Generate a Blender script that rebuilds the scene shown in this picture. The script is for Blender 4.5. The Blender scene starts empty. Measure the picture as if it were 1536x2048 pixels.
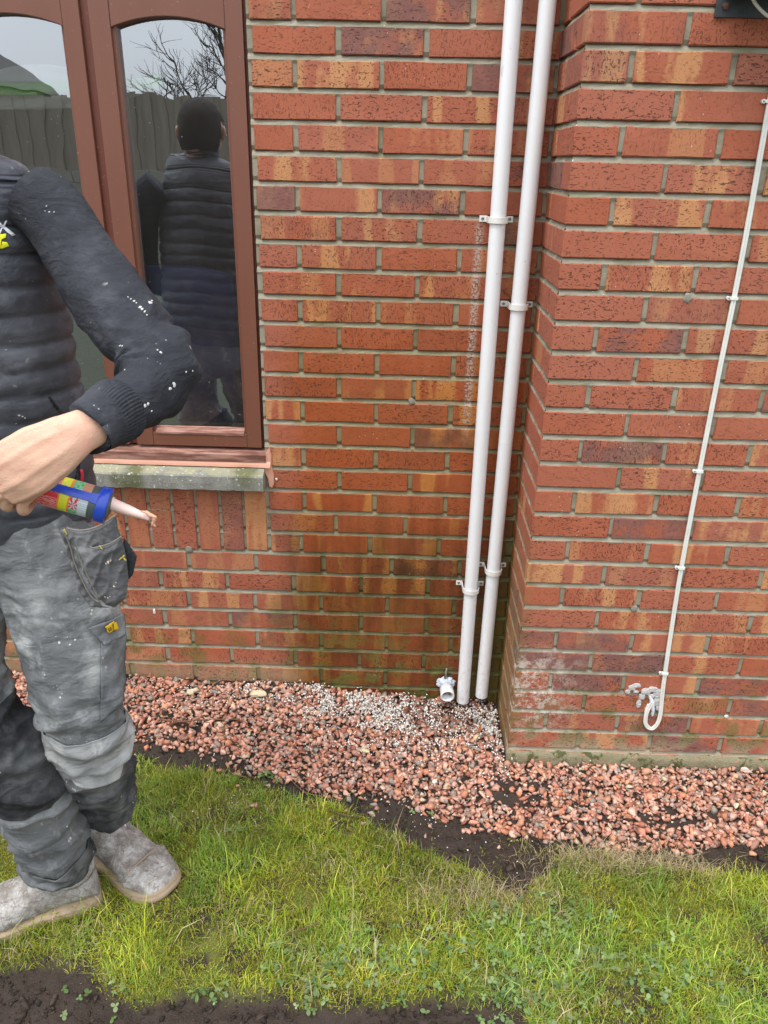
import bpy, bmesh, math, random
import numpy as np
from mathutils import Vector, Matrix, noise as mn
from mathutils.bvhtree import BVHTree
random.seed(7); rng = np.random.default_rng(7)
S = bpy.context.scene
COL = S.collection
R = math.radians

# ------------------------------------------------------------------ camera, sky, sun, exposure
FPX, CAMP, YAW, PITCH, ROLL = 1562.9163, Vector((.2892, -2.2908, 1.7062)), -.0145, .4198, .0230
F_ = Vector((math.sin(YAW)*math.cos(PITCH), math.cos(YAW)*math.cos(PITCH), -math.sin(PITCH)))
R0 = F_.cross(Vector((0, 0, 1))).normalized(); U0 = R0.cross(F_)
RV = math.cos(ROLL)*R0 + math.sin(ROLL)*U0; UV = -math.sin(ROLL)*R0 + math.cos(ROLL)*U0
cd = bpy.data.cameras.new('camera'); cam = bpy.data.objects.new('camera', cd); COL.objects.link(cam)
cam.matrix_world = Matrix(((RV.x, UV.x, -F_.x, CAMP.x), (RV.y, UV.y, -F_.y, CAMP.y), (RV.z, UV.z, -F_.z, CAMP.z), (0, 0, 0, 1)))
cd.sensor_fit = 'VERTICAL'; cd.sensor_height = 32; cd.lens = 32*FPX/2048; cd.clip_start = .02; cd.clip_end = 400
S.camera = cam
W = bpy.data.worlds.new('World'); S.world = W; W.use_nodes = True
nt = W.node_tree; nt.nodes.clear()
SUN_EL, SUN_AZ = R(66), R(-138)      # azimuth of the sun measured from +Y, clockwise to +X
sky = nt.nodes.new('ShaderNodeTexSky'); sky.sky_type = 'NISHITA'; sky.sun_disc = False
sky.sun_elevation = SUN_EL; sky.sun_rotation = SUN_AZ; sky.air_density = 1; sky.dust_density = 3; sky.ozone_density = 1
hs = nt.nodes.new('ShaderNodeHueSaturation'); hs.inputs['Saturation'].default_value = .2
nt.links.new(sky.outputs[0], hs.inputs['Color'])
tc = nt.nodes.new('ShaderNodeTexCoord'); no = nt.nodes.new('ShaderNodeTexNoise'); no.inputs['Scale'].default_value = 2.2
no.inputs['Detail'].default_value = 5
nt.links.new(tc.outputs['Generated'], no.inputs['Vector'])
mr = nt.nodes.new('ShaderNodeMapRange'); mr.inputs[1].default_value = .3; mr.inputs[2].default_value = .7
mr.inputs[3].default_value = .82; mr.inputs[4].default_value = 1.18
nt.links.new(no.outputs[0], mr.inputs[0])
vm = nt.nodes.new('ShaderNodeVectorMath'); vm.operation = 'SCALE'
nt.links.new(hs.outputs[0], vm.inputs[0]); nt.links.new(mr.outputs[0], vm.inputs['Scale'])
# overcast cloud layer: an even pale sheet mixed over the clear sky
cm = nt.nodes.new('ShaderNodeMix'); cm.data_type = 'RGBA'; cm.inputs['Factor'].default_value = .55
cm.inputs[7].default_value = (13.5, 14.2, 15.4, 1)
nt.links.new(vm.outputs[0], cm.inputs[6])
# overcast skies are brighter overhead: (1 + 2 sin h) / 3 over the whole dome
gn = nt.nodes.new('ShaderNodeNewGeometry'); sx_ = nt.nodes.new('ShaderNodeSeparateXYZ'); nt.links.new(tc.outputs['Generated'], sx_.inputs[0])
cie = nt.nodes.new('ShaderNodeMapRange'); cie.inputs[1].default_value = 0; cie.inputs[2].default_value = 1; cie.inputs[3].default_value = 1.0; cie.inputs[4].default_value = 2.2
nt.links.new(sx_.outputs[2], cie.inputs[0]); vz = nt.nodes.new('ShaderNodeVectorMath'); vz.operation = 'SCALE'
nt.links.new(cm.outputs[2], vz.inputs[0]); nt.links.new(cie.outputs[0], vz.inputs['Scale'])
bg = nt.nodes.new('ShaderNodeBackground'); bg.inputs['Strength'].default_value = .12
nt.links.new(vz.outputs[0], bg.inputs['Color'])
wo = nt.nodes.new('ShaderNodeOutputWorld'); nt.links.new(bg.outputs[0], wo.inputs['Surface'])
sd = bpy.data.lights.new('sun', 'SUN'); sd.energy = 1.5; sd.angle = R(12); sd.color = (1, .97, .92)
so = bpy.data.objects.new('sun', sd); COL.objects.link(so)
sdir = Vector((math.sin(SUN_AZ)*math.cos(SUN_EL), math.cos(SUN_AZ)*math.cos(SUN_EL), math.sin(SUN_EL)))
so.rotation_euler = sdir.to_track_quat('Z', 'Y').to_euler()
S.view_settings.view_transform = 'Standard'; S.view_settings.look = 'None'
S.view_settings.exposure = 0.08; S.view_settings.gamma = 1; S.view_settings.use_curve_mapping = False
S.cycles.max_bounces = 8; S.cycles.transparent_max_bounces = 16

# ------------------------------------------------------------------ helpers
def ray(u, v): return F_ + RV*((u-768)/FPX) - UV*((v-1024)/FPX)
def at(u, v, y):
    d = ray(u, v); return CAMP + d*((y-CAMP.y)/d.y)
def depth(p): return (Vector(p)-CAMP).dot(F_)
def mesh(name, V, Fc, mat=None, parent=None, smooth=False, mats=None, fm=None):
    me = bpy.data.meshes.new(name); me.from_pydata([tuple(v) for v in V], [], Fc)
    if mats:
        for m in mats: me.materials.append(m)
        me.polygons.foreach_set('material_index', fm)
    elif mat: me.materials.append(mat)
    if smooth: me.polygons.foreach_set('use_smooth', [True]*len(me.polygons))
    me.update(); o = bpy.data.objects.new(name, me); COL.objects.link(o)
    if parent: o.parent = parent
    return o
def fastmesh(name, V, F, mat, k, parent=None, col=None, smooth=False):
    """V (n,3), F (m,k) arrays"""
    me = bpy.data.meshes.new(name); me.vertices.add(len(V)); me.vertices.foreach_set('co', np.ascontiguousarray(V, dtype=np.float32).ravel())
    me.loops.add(F.size); me.loops.foreach_set('vertex_index', F.astype(np.int32).ravel())
    me.polygons.add(len(F)); me.polygons.foreach_set('loop_start', np.arange(0, F.size, k, dtype=np.int32))
    me.polygons.foreach_set('loop_total', np.full(len(F), k, dtype=np.int32))
    if smooth: me.polygons.foreach_set('use_smooth', np.ones(len(F), dtype=bool))
    me.materials.append(mat); me.update(calc_edges=True); me.validate()
    if col is not None:
        a = me.color_attributes.new('tint', 'FLOAT_COLOR', 'POINT')
        a.data.foreach_set('color', np.c_[col, np.ones(len(V))].astype(np.float32).ravel())
    o = bpy.data.objects.new(name, me); COL.objects.link(o)
    if parent: o.parent = parent
    return o
def empty(name, loc=(0, 0, 0), parent=None):
    o = bpy.data.objects.new(name, None); COL.objects.link(o); o.location = loc; o.empty_display_size = .1
    if parent: o.parent = parent
    return o
def tag(o, label=None, cat=None, group=None, kind=None):
    if label: o['label'] = label
    if cat: o['category'] = cat
    if group: o['group'] = group
    if kind: o['kind'] = kind
    return o
def box(name, x0, x1, y0, y1, z0, z1, mat, parent=None, bev=.0015):
    bm = bmesh.new(); bmesh.ops.create_cube(bm, size=1)
    for v in bm.verts:
        v.co = Vector(((x0+x1)/2+v.co.x*(x1-x0), (y0+y1)/2+v.co.y*(y1-y0), (z0+z1)/2+v.co.z*(z1-z0)))
    if bev: bmesh.ops.bevel(bm, geom=bm.edges[:], offset=bev, segments=2, affect='EDGES', profile=.7)
    me = bpy.data.meshes.new(name); bm.to_mesh(me); bm.free(); me.materials.append(mat)
    o = bpy.data.objects.new(name, me); COL.objects.link(o)
    if parent: o.parent = parent
    return o
def prism(name, pts, y0, y1, mat, parent=None, bev=.0012):
    """polygon in x,z extruded along y"""
    bm = bmesh.new(); a = [bm.verts.new((x, y0, z)) for x, z in pts]; b = [bm.verts.new((x, y1, z)) for x, z in pts]
    n = len(pts); f0 = bm.faces.new(a); bm.faces.new(b[::-1])
    for i in range(n): bm.faces.new((a[i], b[i], b[(i+1) % n], a[(i+1) % n]))
    bmesh.ops.recalc_face_normals(bm, faces=bm.faces[:])
    if bev: bmesh.ops.bevel(bm, geom=[e for e in bm.edges if abs(e.verts[0].co.y-y0) < 1e-6 and abs(e.verts[1].co.y-y0) < 1e-6], offset=bev, segments=2, affect='EDGES')
    me = bpy.data.meshes.new(name); bm.to_mesh(me); bm.free(); me.materials.append(mat)
    o = bpy.data.objects.new(name, me); COL.objects.link(o)
    if parent: o.parent = parent
    return o
def crom(P, t):
    n = len(P)-1; i = min(int(t), n-1); f = t-i
    p0, p1, p2, p3 = P[max(i-1, 0)], P[i], P[i+1], P[min(i+2, n)]
    return .5*((2*p1)+(p2-p0)*f+(2*p0-5*p1+4*p2-p3)*f*f+(3*p1-p0-3*p2+p3)*f*f*f)
def tube_vf(pts, r, seg=10, sub=6, cap=True):
    P = [np.array(p, float) for p in pts]; n = (len(P)-1)*sub+1
    C = [crom(P, i/sub) if sub > 1 else P[i] for i in range(n)]
    rr = r if hasattr(r, '__len__') else [r]*len(P)
    V = []; Fc = []; a1 = None
    for i, c in enumerate(C):
        T = C[min(i+1, n-1)]-C[max(i-1, 0)]; T /= np.linalg.norm(T)+1e-12
        if a1 is None:
            h = np.array([0, 0, 1.]) if abs(T[2]) < .9 else np.array([1., 0, 0]); a1 = np.cross(T, h)
        a1 = a1-T*(a1@T); a1 /= np.linalg.norm(a1); a2 = np.cross(T, a1)
        t = i/sub; k = min(int(t), len(rr)-2); rad = rr[k]+(rr[k+1]-rr[k])*(t-k)
        for j in range(seg):
            a = 2*math.pi*j/seg; V.append(c+rad*(a1*math.cos(a)+a2*math.sin(a)))
    for i in range(n-1):
        for j in range(seg): Fc.append((i*seg+j, i*seg+(j+1) % seg, (i+1)*seg+(j+1) % seg, (i+1)*seg+j))
    if cap: Fc.append(tuple(range(seg))[::-1]); Fc.append(tuple((n-1)*seg+j for j in range(seg)))
    return V, Fc
def join_vf(*L):
    V = []; Fc = []
    for v, f in L:
        o = len(V); V += list(v); Fc += [tuple(i+o for i in q) for q in f]
    return V, Fc
def K(u, v, y, hw, ratio=1., ex=2.):
    p = at(u, v, y); a = hw/FPX*depth(p); return (np.array(p), a, a*ratio, ex)
def loft(keys, seg=48, sub=10, disp=None, cap0=True, cap1=True):
    C = [k[0] for k in keys]; A = [np.array([k[1], k[2], k[3]]) for k in keys]; n = (len(keys)-1)*sub+1
    cs = [crom(C, i/sub) for i in range(n)]; aa = [crom(A, i/sub) for i in range(n)]
    V = []; Fc = []
    for i in range(n):
        T = cs[min(i+1, n-1)]-cs[max(i-1, 0)]; T /= np.linalg.norm(T)
        Vd = cs[i]-np.array(CAMP); Vd /= np.linalg.norm(Vd)
        a1 = np.cross(T, Vd); a1 /= np.linalg.norm(a1); a2 = np.cross(a1, T)
        for j in range(seg):
            th = 2*math.pi*j/seg; c, s = math.cos(th), math.sin(th); ex = aa[i][2]
            cx = math.copysign(abs(c)**(2/ex), c); sx = math.copysign(abs(s)**(2/ex), s)
            d = a1*cx*aa[i][0]+a2*sx*aa[i][1]
            if disp:
                q = disp(i/sub, th, cs[i]+d); d = d+(a1*c+a2*s)*q
            V.append(cs[i]+d)
    for i in range(n-1):
        for j in range(seg): Fc.append((i*seg+j, (i+1)*seg+j, (i+1)*seg+(j+1) % seg, i*seg+(j+1) % seg))
    if cap0: Fc.append(tuple(range(seg)))
    if cap1: Fc.append(tuple((n-1)*seg+j for j in range(seg))[::-1])
    return V, Fc
def lathe(axis0, axis1, prof, seg=40):
    """prof: list of (t metres along, radius)"""
    a = np.array(axis0, float); d = np.array(axis1, float)-a; d /= np.linalg.norm(d)
    h = np.array([0, 0, 1.]) if abs(d[2]) < .9 else np.array([1., 0, 0]); a1 = np.cross(d, h); a1 /= np.linalg.norm(a1); a2 = np.cross(d, a1)
    V = []; Fc = []
    for t, r in prof:
        for j in range(seg):
            th = 2*math.pi*j/seg; V.append(a+d*t+r*(a1*math.cos(th)+a2*math.sin(th)))
    for i in range(len(prof)-1):
        for j in range(seg): Fc.append((i*seg+j, i*seg+(j+1) % seg, (i+1)*seg+(j+1) % seg, (i+1)*seg+j))
    return V, Fc
def remesh(V, Fc, vox, it=2):
    me = bpy.data.meshes.new('t'); me.from_pydata([tuple(v) for v in V], [], Fc); o = bpy.data.objects.new('t', me); COL.objects.link(o)
    m = o.modifiers.new('r', 'REMESH'); m.mode = 'VOXEL'; m.voxel_size = vox
    s = o.modifiers.new('s', 'SMOOTH'); s.factor = .5; s.iterations = it
    dg = bpy.context.evaluated_depsgraph_get(); ev = o.evaluated_get(dg); m2 = ev.to_mesh()
    V2 = [v.co.copy() for v in m2.vertices]; F2 = [tuple(p.vertices) for p in m2.polygons]; ev.to_mesh_clear()
    bpy.data.objects.remove(o); bpy.data.meshes.remove(me)
    return V2, F2
# value noise in numpy
_P = rng.permutation(256); _T = rng.random((256,))
def vnoise(x, y, s):
    x = np.asarray(x)*s+100.3; y = np.asarray(y)*s+57.7; xi = np.floor(x).astype(int); yi = np.floor(y).astype(int); fx = x-xi; fy = y-yi
    fx = fx*fx*(3-2*fx); fy = fy*fy*(3-2*fy)
    h = lambda a, b: _T[_P[(a+_P[b & 255]) & 255]]
    return (h(xi, yi)*(1-fx)+h(xi+1, yi)*fx)*(1-fy)+(h(xi, yi+1)*(1-fx)+h(xi+1, yi+1)*fx)*fy
def fbm(x, y, s, o=4):
    t = 0; a = 1; w = 0
    for i in range(o): t = t+a*vnoise(x+i*3.1, y-i*1.7, s); w += a; a *= .5; s *= 2.1
    return t/w
def sst(a, b, x): t = np.clip((x-a)/(b-a), 0, 1); return t*t*(3-2*t)

# ------------------------------------------------------------------ node material helper
class M:
    def __init__(s, name, rough=.8, spec=.5):
        s.m = bpy.data.materials.new(name); s.m.use_nodes = True; s.t = s.m.node_tree; s.b = s.t.nodes['Principled BSDF']
        s.b.inputs['Roughness'].default_value = rough; s.b.inputs['Specular IOR Level'].default_value = spec
    def n(s, ty, **k):
        x = s.t.nodes.new('ShaderNode'+ty)
        for a, b in k.items(): setattr(x, a, b)
        return x
    def l(s, a, b): s.t.links.new(a, b)
    def put(s, sock, v):
        if hasattr(v, 'is_output') or isinstance(v, bpy.types.NodeSocket): s.l(v, sock)
        elif isinstance(v, (tuple, list)) and len(v) == 3 and sock.type == 'RGBA': sock.default_value = (*v, 1)
        else: sock.default_value = v
    def math(s, op, a, b=0., c=None, clamp=False):
        x = s.n('Math', operation=op, use_clamp=clamp); s.put(x.inputs[0], a); s.put(x.inputs[1], b)
        if c is not None: s.put(x.inputs[2], c)
        return x.outputs[0]
    def mix(s, f, a, b, bt='MIX'):
        x = s.n('Mix', data_type='RGBA', blend_type=bt); s.put(x.inputs[0], f); s.put(x.inputs[6], a); s.put(x.inputs[7], b); return x.outputs[2]
    def ramp(s, v, a, b, lo=0., hi=1.):
        x = s.n('MapRange', interpolation_type='SMOOTHSTEP'); s.put(x.inputs[0], v)
        for i, q in zip((1, 2, 3, 4), (a, b, lo, hi)): x.inputs[i].default_value = q
        return x.outputs[0]
    def obj(s): return s.n('TexCoord').outputs['Object']
    def pos(s): return s.n('NewGeometry').outputs['Position']
    def mapv(s, vec, sc=(1, 1, 1), loc=None):
        x = s.n('VectorMath', operation='MULTIPLY'); s.put(x.inputs[0], vec); x.inputs[1].default_value = sc; o = x.outputs[0]
        if loc is not None:
            y = s.n('VectorMath', operation='ADD'); s.l(o, y.inputs[0]); s.put(y.inputs[1], loc); o = y.outputs[0]
        return o
    def noise(s, vec, sc, det=3., rough=.5, dist=0.):
        x = s.n('TexNoise'); s.put(x.inputs['Vector'], vec); x.inputs['Scale'].default_value = sc; x.inputs['Detail'].default_value = det
        x.inputs['Roughness'].default_value = rough; x.inputs['Distortion'].default_value = dist; return x.outputs[0]
    def vor(s, vec, sc, feat='F1', out='Distance'):
        x = s.n('TexVoronoi', feature=feat); s.put(x.inputs['Vector'], vec); x.inputs['Scale'].default_value = sc; return x.outputs[out]
    def xyz(s, vec): x = s.n('SeparateXYZ'); s.put(x.inputs[0], vec); return x.outputs
    def bump(s, h, st=.3, dist=.001, nrm=None):
        x = s.n('Bump'); x.inputs['Strength'].default_value = st; x.inputs['Distance'].default_value = dist; s.put(x.inputs['Height'], h)
        if nrm is not None: s.l(nrm, x.inputs['Normal'])
        return x.outputs[0]
    def fin(s, col=None, rough=None, nrm=None):
        if col is not None: s.put(s.b.inputs['Base Color'], col)
        if rough is not None: s.put(s.b.inputs['Roughness'], rough)
        if nrm is not None: s.l(nrm, s.b.inputs['Normal'])
        return s.m
def flat(name, c, rough=.7, spec=.5, var=.15, sc=40, bump=.2, metal=0.):
    m = M(name, rough, spec); o = m.obj(); n = m.noise(o, sc, 4)
    col = m.mix(n, tuple(x*(1-var) for x in c), tuple(min(1, x*(1+var)) for x in c)); m.b.inputs['Metallic'].default_value = metal
    return m.fin(col, None, m.bump(m.noise(o, sc*6, 3), bump, .0006))

# common stain masks on world position for all masonry
def stains(m, base, rough, mortar=False):
    p = m.pos(); x, y, z = m.xyz(p)
    n1 = m.noise(p, 3.2, 4); n2 = m.noise(m.mapv(p, (22, 22, 1.6)), 1., 3); n3 = m.noise(p, 14, 5)
    back = m.ramp(y, -.06, -.02)
    # rain-soaked area of the recessed wall
    xx = m.math('ADD', x, m.math('MULTIPLY', m.math('SUBTRACT', n1, .5), .22))
    zz = m.math('ADD', z, m.math('MULTIPLY', m.math('SUBTRACT', n2, .5), .5))
    wet = m.math('MULTIPLY', m.math('MULTIPLY', m.ramp(xx, -.10, .03), m.ramp(zz, 1.75, 1.05)), back)
    wetc = m.mix(1., base, (.88, .72, .40) if not mortar else (.8, .74, .55), 'MULTIPLY')
    col = m.mix(wet, base, wetc)
    # soaked patch low down, brown
    low = m.math('MULTIPLY', m.math('MULTIPLY', m.ramp(zz, .80, .40), m.ramp(xx, -.17, -.03)), back)
    drip = m.ramp(m.noise(m.mapv(p, (20, 20, 2.6)), 1., 5, .65), .32, .62, .55, 1.)
    col = m.mix(m.math('MULTIPLY', low, drip), col, m.mix(1., col, (.40, .42, .27), 'MULTIPLY'))
    rough = m.math('SUBTRACT', rough, m.math('MULTIPLY', wet, .30), clamp=True)
    # algae at the foot of the walls and down the inner corner
    alg = m.math('MULTIPLY', m.ramp(z, .40, .0), m.ramp(n3, .48, .62))
    alg2 = m.math('MULTIPLY', m.math('MULTIPLY', m.ramp(x, .72, .66), m.ramp(x, .55, .655)), m.ramp(z, 1.0, .1))
    a = m.math('MULTIPLY', m.math('MAXIMUM', alg, m.math('MULTIPLY', alg2, .8)), .75 if not mortar else .8)
    col = m.mix(a, col, (.12, .13, .03))
    # dry limey bloom at the foot of the wall left of the wet patch
    dry = m.math('MULTIPLY', m.math('MULTIPLY', m.ramp(z, .13, .02), m.ramp(xx, .0, -.12)), back)
    col = m.mix(m.math('MULTIPLY', dry, .6), col, (.34, .25, .15))
    # white efflorescence on the projecting wall near its corner and splash along its foot
    d1 = m.math('MULTIPLY', m.math('MULTIPLY', m.ramp(x, .95, .70), m.ramp(z, .42, .30)), m.math('MULTIPLY', m.ramp(z, .02, .16), m.ramp(y, -.2, -.28)))
    e = m.math('MULTIPLY', d1, m.ramp(m.noise(p, 42, 5, .7), .45, .62))
    f = m.math('MULTIPLY', m.ramp(z, .085, -.02), m.math('MULTIPLY', m.ramp(n3, .38, .6), m.ramp(y, -.2, -.28)))
    col = m.mix(m.math('MULTIPLY', e, .75), col, (.62, .55, .47))
    col = m.mix(m.math('MULTIPLY', f, .6), col, (.50, .40, .29))
    # fine white splashes of render
    sp = m.math('MULTIPLY', m.ramp(m.vor(p, 75), .115, .07), m.ramp(m.noise(p, 6, 2), .56, .66))
    col = m.mix(sp, col, (.62, .58, .5))
    # speckled sealant line beside the left pipe
    sl = m.math('MULTIPLY', m.math('MULTIPLY', m.ramp(x, .485, .495), m.ramp(x, .518, .506)), m.math('MULTIPLY', m.ramp(z, 1.6, 1.52), m.ramp(z, .9, 1.05)))
    col = m.mix(m.math('MULTIPLY', m.math('MULTIPLY', sl, back), m.ramp(m.noise(p, 160, 3), .42, .56)), col, (.42, .33, .27))
    return col, rough

def brick_mat():
    m = M('brick_clay', .8, .4); o = m.obj(); oi = m.n('ObjectInfo'); rnd = oi.outputs['Random']; cr, cg, cb = m.xyz(oi.outputs['Color'])
    off = m.n('CombineXYZ'); m.l(m.math('MULTIPLY', rnd, 83.), off.inputs[0]); m.l(m.math('MULTIPLY', rnd, 41.), off.inputs[1]); m.l(m.math('MULTIPLY', rnd, 17.), off.inputs[2])
    ad = m.n('VectorMath', operation='ADD'); m.l(o, ad.inputs[0]); m.l(off.outputs[0], ad.inputs[1]); P = ad.outputs[0]
    lo = m.noise(P, 9, 4, .6)
    wn = m.n('TexWhiteNoise', noise_dimensions='1D'); m.l(m.math('MULTIPLY', rnd, 517.3), wn.inputs['W']); v2 = wn.outputs[0]
    base = m.mix(lo, (.31, .072, .034), (.45, .135, .066))
    base = m.mix(m.math('MULTIPLY', v2, .65), base, (.37, .125, .078))
    # flame stripes across the length
    st = m.noise(m.mapv(P, (17, 17, 2.2)), 1., 2, .45); edge = m.noise(P, 60, 3)
    stm = m.math('MULTIPLY', m.ramp(m.math('ADD', st, m.math('MULTIPLY', m.math('SUBTRACT', edge, .5), .12)), .49, .585), cr)
    base = m.mix(m.math('MULTIPLY', stm, .95), base, m.mix(lo, (.47, .20, .075), (.56, .28, .13)))
    # purple-grey kiln marks
    pm = m.math('MULTIPLY', m.ramp(m.noise(m.mapv(P, (9, 9, 12)), 1., 4, .6), .36, .56), cg)
    base = m.mix(m.math('MULTIPLY', pm, .9), base, m.mix(edge, (.13, .052, .05), (.24, .12, .10)))
    # fine sandy grain
    g = m.noise(P, 420, 3, .6); base = m.mix(.55, base, m.mix(g, (.55, .50, .46), (1.45, 1.5, 1.55)), 'MULTIPLY')
    # dragged wire-cut pits: short horizontal and vertical tears
    w = m.noise(m.mapv(P, (1, 1, 1)), 55, 3); wv = m.n('VectorMath', operation='ADD'); m.l(P, wv.inputs[0])
    ws = m.n('VectorMath', operation='SCALE'); cc = m.n('TexNoise'); m.l(P, cc.inputs['Vector']); cc.inputs['Scale'].default_value = 70
    m.l(cc.outputs[1], ws.inputs[0]); ws.inputs['Scale'].default_value = .010; m.l(ws.outputs[0], wv.inputs[1]); Q = wv.outputs[0]
    h1 = m.noise(m.mapv(Q, (88, 88, 260)), 1., 2.5, .62); h2 = m.noise(m.mapv(Q, (230, 230, 80)), 1., 2.5, .62)
    dens = m.noise(P, 14, 3); thr = m.math('MULTIPLY', m.math('SUBTRACT', dens, .5), .10)
    p1 = m.ramp(m.math('ADD', h1, thr), .60, .645); p2 = m.math('MULTIPLY', m.ramp(m.math('ADD', h2, thr), .59, .64), cb)
    p3 = m.ramp(m.noise(P, 190, 2, .5), .645, .70)
    pit = m.math('MULTIPLY', m.math('MAXIMUM', m.math('MAXIMUM', m.math('MULTIPLY', p1, m.math('SUBTRACT', 1.25, cb, clamp=True)), p2), p3), m.ramp(m.math('FRACT', m.math('MULTIPLY', rnd, 7.31)), .0, .7, .35, 1.))
    col, rough = stains(m, base, .78)
    col = m.mix(m.math('MULTIPLY', pit, .76), col, (.040, .016, .010))  # shade inside the pits painted dark into the brick colour
    hgt = m.math('ADD', m.math('MULTIPLY', pit, -1.), m.math('MULTIPLY', g, .16)); hgt = m.math('ADD', hgt, m.math('MULTIPLY', lo, .6))
    return m.fin(col, rough, m.bump(hgt, 1., .0016))
def mortar_mat():
    m = M('mortar', .9, .3); p = m.pos(); n = m.noise(p, 25, 5); f = m.noise(p, 500, 3)
    c = m.mix(n, (.215, .195, .135), (.37, .335, .255)); c = m.mix(.5, c, m.mix(f, (.5, .5, .5), (1.5, 1.5, 1.5)), 'MULTIPLY')
    gm = m.ramp(m.noise(p, 7, 4), .5, .68); c = m.mix(m.math('MULTIPLY', gm, .55), c, (.14, .135, .07))
    col, r = stains(m, c, .9, True)
    return m.fin(col, r, m.bump(m.math('ADD', f, m.math('MULTIPLY', n, 2)), .7, .0015))
MB, MM = brick_mat(), mortar_mat()
def wood_paint(name, a, b, rough=.45, worn=0.):
    m = M(name, rough, .5); o = m.pos(); n = m.noise(m.mapv(o, (12, 12, 1.5)), 1., 4); g = m.noise(m.mapv(o, (8, 60, 60)), 1., 5, .6)
    c = m.mix(n, a, b)
    drt = m.ramp(m.noise(o, 130, 3, .6), .66, .72); c = m.mix(m.math('MULTIPLY', drt, .5), c, (.42, .30, .22))
    if worn: c = m.mix(m.math('MULTIPLY', m.ramp(g, .44, .6), worn), c, (.50, .29, .22)); c = m.mix(m.math('MULTIPLY', m.ramp(g, .45, .36), .6), c, (.10, .035, .02))
    return m.fin(c, None, m.bump(g if worn else m.noise(m.mapv(o, (200, 200, 18)), 1., 3), .5 if worn else .12, .0012))
M_FRAME = wood_paint('brown_window_paint', (.160, .058, .034), (.205, .080, .050), .42)
M_FRAME_SHADE = wood_paint('brown_frame_paint_shaded', (.13, .036, .02), (.17, .05, .03), .45)  # same brown made darker: recess shadow put into the outer frame's colour
M_WORN = wood_paint('weathered_timber', (.16, .062, .04), (.26, .115, .085), .8, .6)
M_SEAL = flat('pinkish_sealant', (.66, .34, .235), .5, .4, .08, 30, .3)
M_WHITE = M('white_plastic', .32, .5); _o = M_WHITE.pos(); _n = M_WHITE.noise(_o, 5, 3)
_c = M_WHITE.mix(_n, (.76, .765, .775), (.82, .82, .82)); _c = M_WHITE.mix(M_WHITE.math('MULTIPLY', M_WHITE.ramp(M_WHITE.noise(M_WHITE.mapv(_o, (60, 60, 25)), 1., 3), .68, .74), .35), _c, (.35, .33, .3))
_s = M_WHITE.math('MULTIPLY', M_WHITE.ramp(M_WHITE.vor(_o, 26), .07, .045), M_WHITE.ramp(M_WHITE.noise(_o, 9, 2), .5, .56)); _c = M_WHITE.mix(M_WHITE.math('MULTIPLY', _s, .6), _c, (.22, .2, .17))
_z = M_WHITE.xyz(_o)[2]; _c = M_WHITE.mix(M_WHITE.math('MULTIPLY', M_WHITE.math('MULTIPLY', M_WHITE.ramp(_z, .35, -.02), M_WHITE.ramp(M_WHITE.noise(M_WHITE.mapv(_o, (90, 90, 40)), 1., 4, .7), .45, .7)), .45), _c, (.36, .30, .22))
M_WHITE = M_WHITE.fin(_c, M_WHITE.ramp(_n, .3, .7, .26, .42))
M_CLIP = flat('cream_plastic', (.76, .75, .70), .4, .5, .06, 60, .1)
M_CABLE = flat('white_cable_sheath', (.70, .70, .64), .4, .5, .14, 30, .1)
M_SCREW = flat('screw_steel', (.25, .22, .18), .35, .5, .3, 200, .3, .8)
M_STEEL = flat('dark_steel', (.06, .065, .07), .45, .5, .3, 60, .3, .5)
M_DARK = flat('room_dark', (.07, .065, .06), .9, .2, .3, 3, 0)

# ------------------------------------------------------------------ ground
def ylawn(x):
    return np.interp(x, [-4, -1.2, -.8, -.51, -.3, -.13, .03, .18, .30, .36, .40, .50, .59, .66, .70, .77, .89, 1.02, 1.15, 1.34, 2, 5],
                     [-.30, -.31, -.33, -.354, -.389, -.446, -.487, -.545, -.60, -.66, -.70, -.745, -.80, -.80, -.765, -.71, -.675, -.71, -.74, -.735, -.73, -.73])
def ygrav(x):
    return np.interp(x, [-4, -.8, -.51, -.3, -.13, .03, .18, .33, .48, .55, .69, .83, .96, 1.1, 1.25, 1.38, 3],
                     [-.27, -.29, -.307, -.378, -.414, -.481, -.515, -.538, -.57, -.595, -.607, -.619, -.649, -.643, -.637, -.614, -.61])
def ybot(x):
    return -.045+np.interp(x, [-4, -.6, -.43, -.236, -.066, .107, .22, .334, .506, .60, .64, .7, 4],
                     [-1.07, -1.077, -1.064, -1.124, -1.117, -1.128, -1.112, -1.102, -1.101, -1.15, -1.3, -3, -3])
def lawn_mask(x, y):
    e = (fbm(x, y, 9, 4)-.5)*.13
    d = (ylawn(x)-y)+e*.7; d2 = (y-ybot(x))+e*.6
    far = sst(0, .06, ybot(x)-.38-y+e)
    return np.maximum(sst(.0, .05, d)*sst(-.01, .05, d2), far*sst(.3, .0, ybot(x)+.4-y-.02 > 9e9 if False else 0*x))
def gz(x, y):
    x = np.asarray(x, float); y = np.asarray(y, float)
    zg = np.interp(x, [-3, -.6, -.03, .35, .69, 1.5, 3], [.02, .012, -.008, -.035, -.062, -.055, -.05])
    zl = np.interp(y, [-3, -1.1, -.75, -.35], [.03, .01, -.005, -.025])
    w = sst(-.05, .10, ygrav(x)-y)
    z = zg*(1-w)+zl*w
    lm = lawn_mask(x, y)
    fr = sst(3, 1.5, np.hypot(x-.3, y+.6))
    z = z-.018*(1-lm)*w + fr*((fbm(x, y, 6, 3)-.5)*.03+(fbm(x, y, 38, 5)-.5)*.030*(1-.6*lm))
    return z
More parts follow.
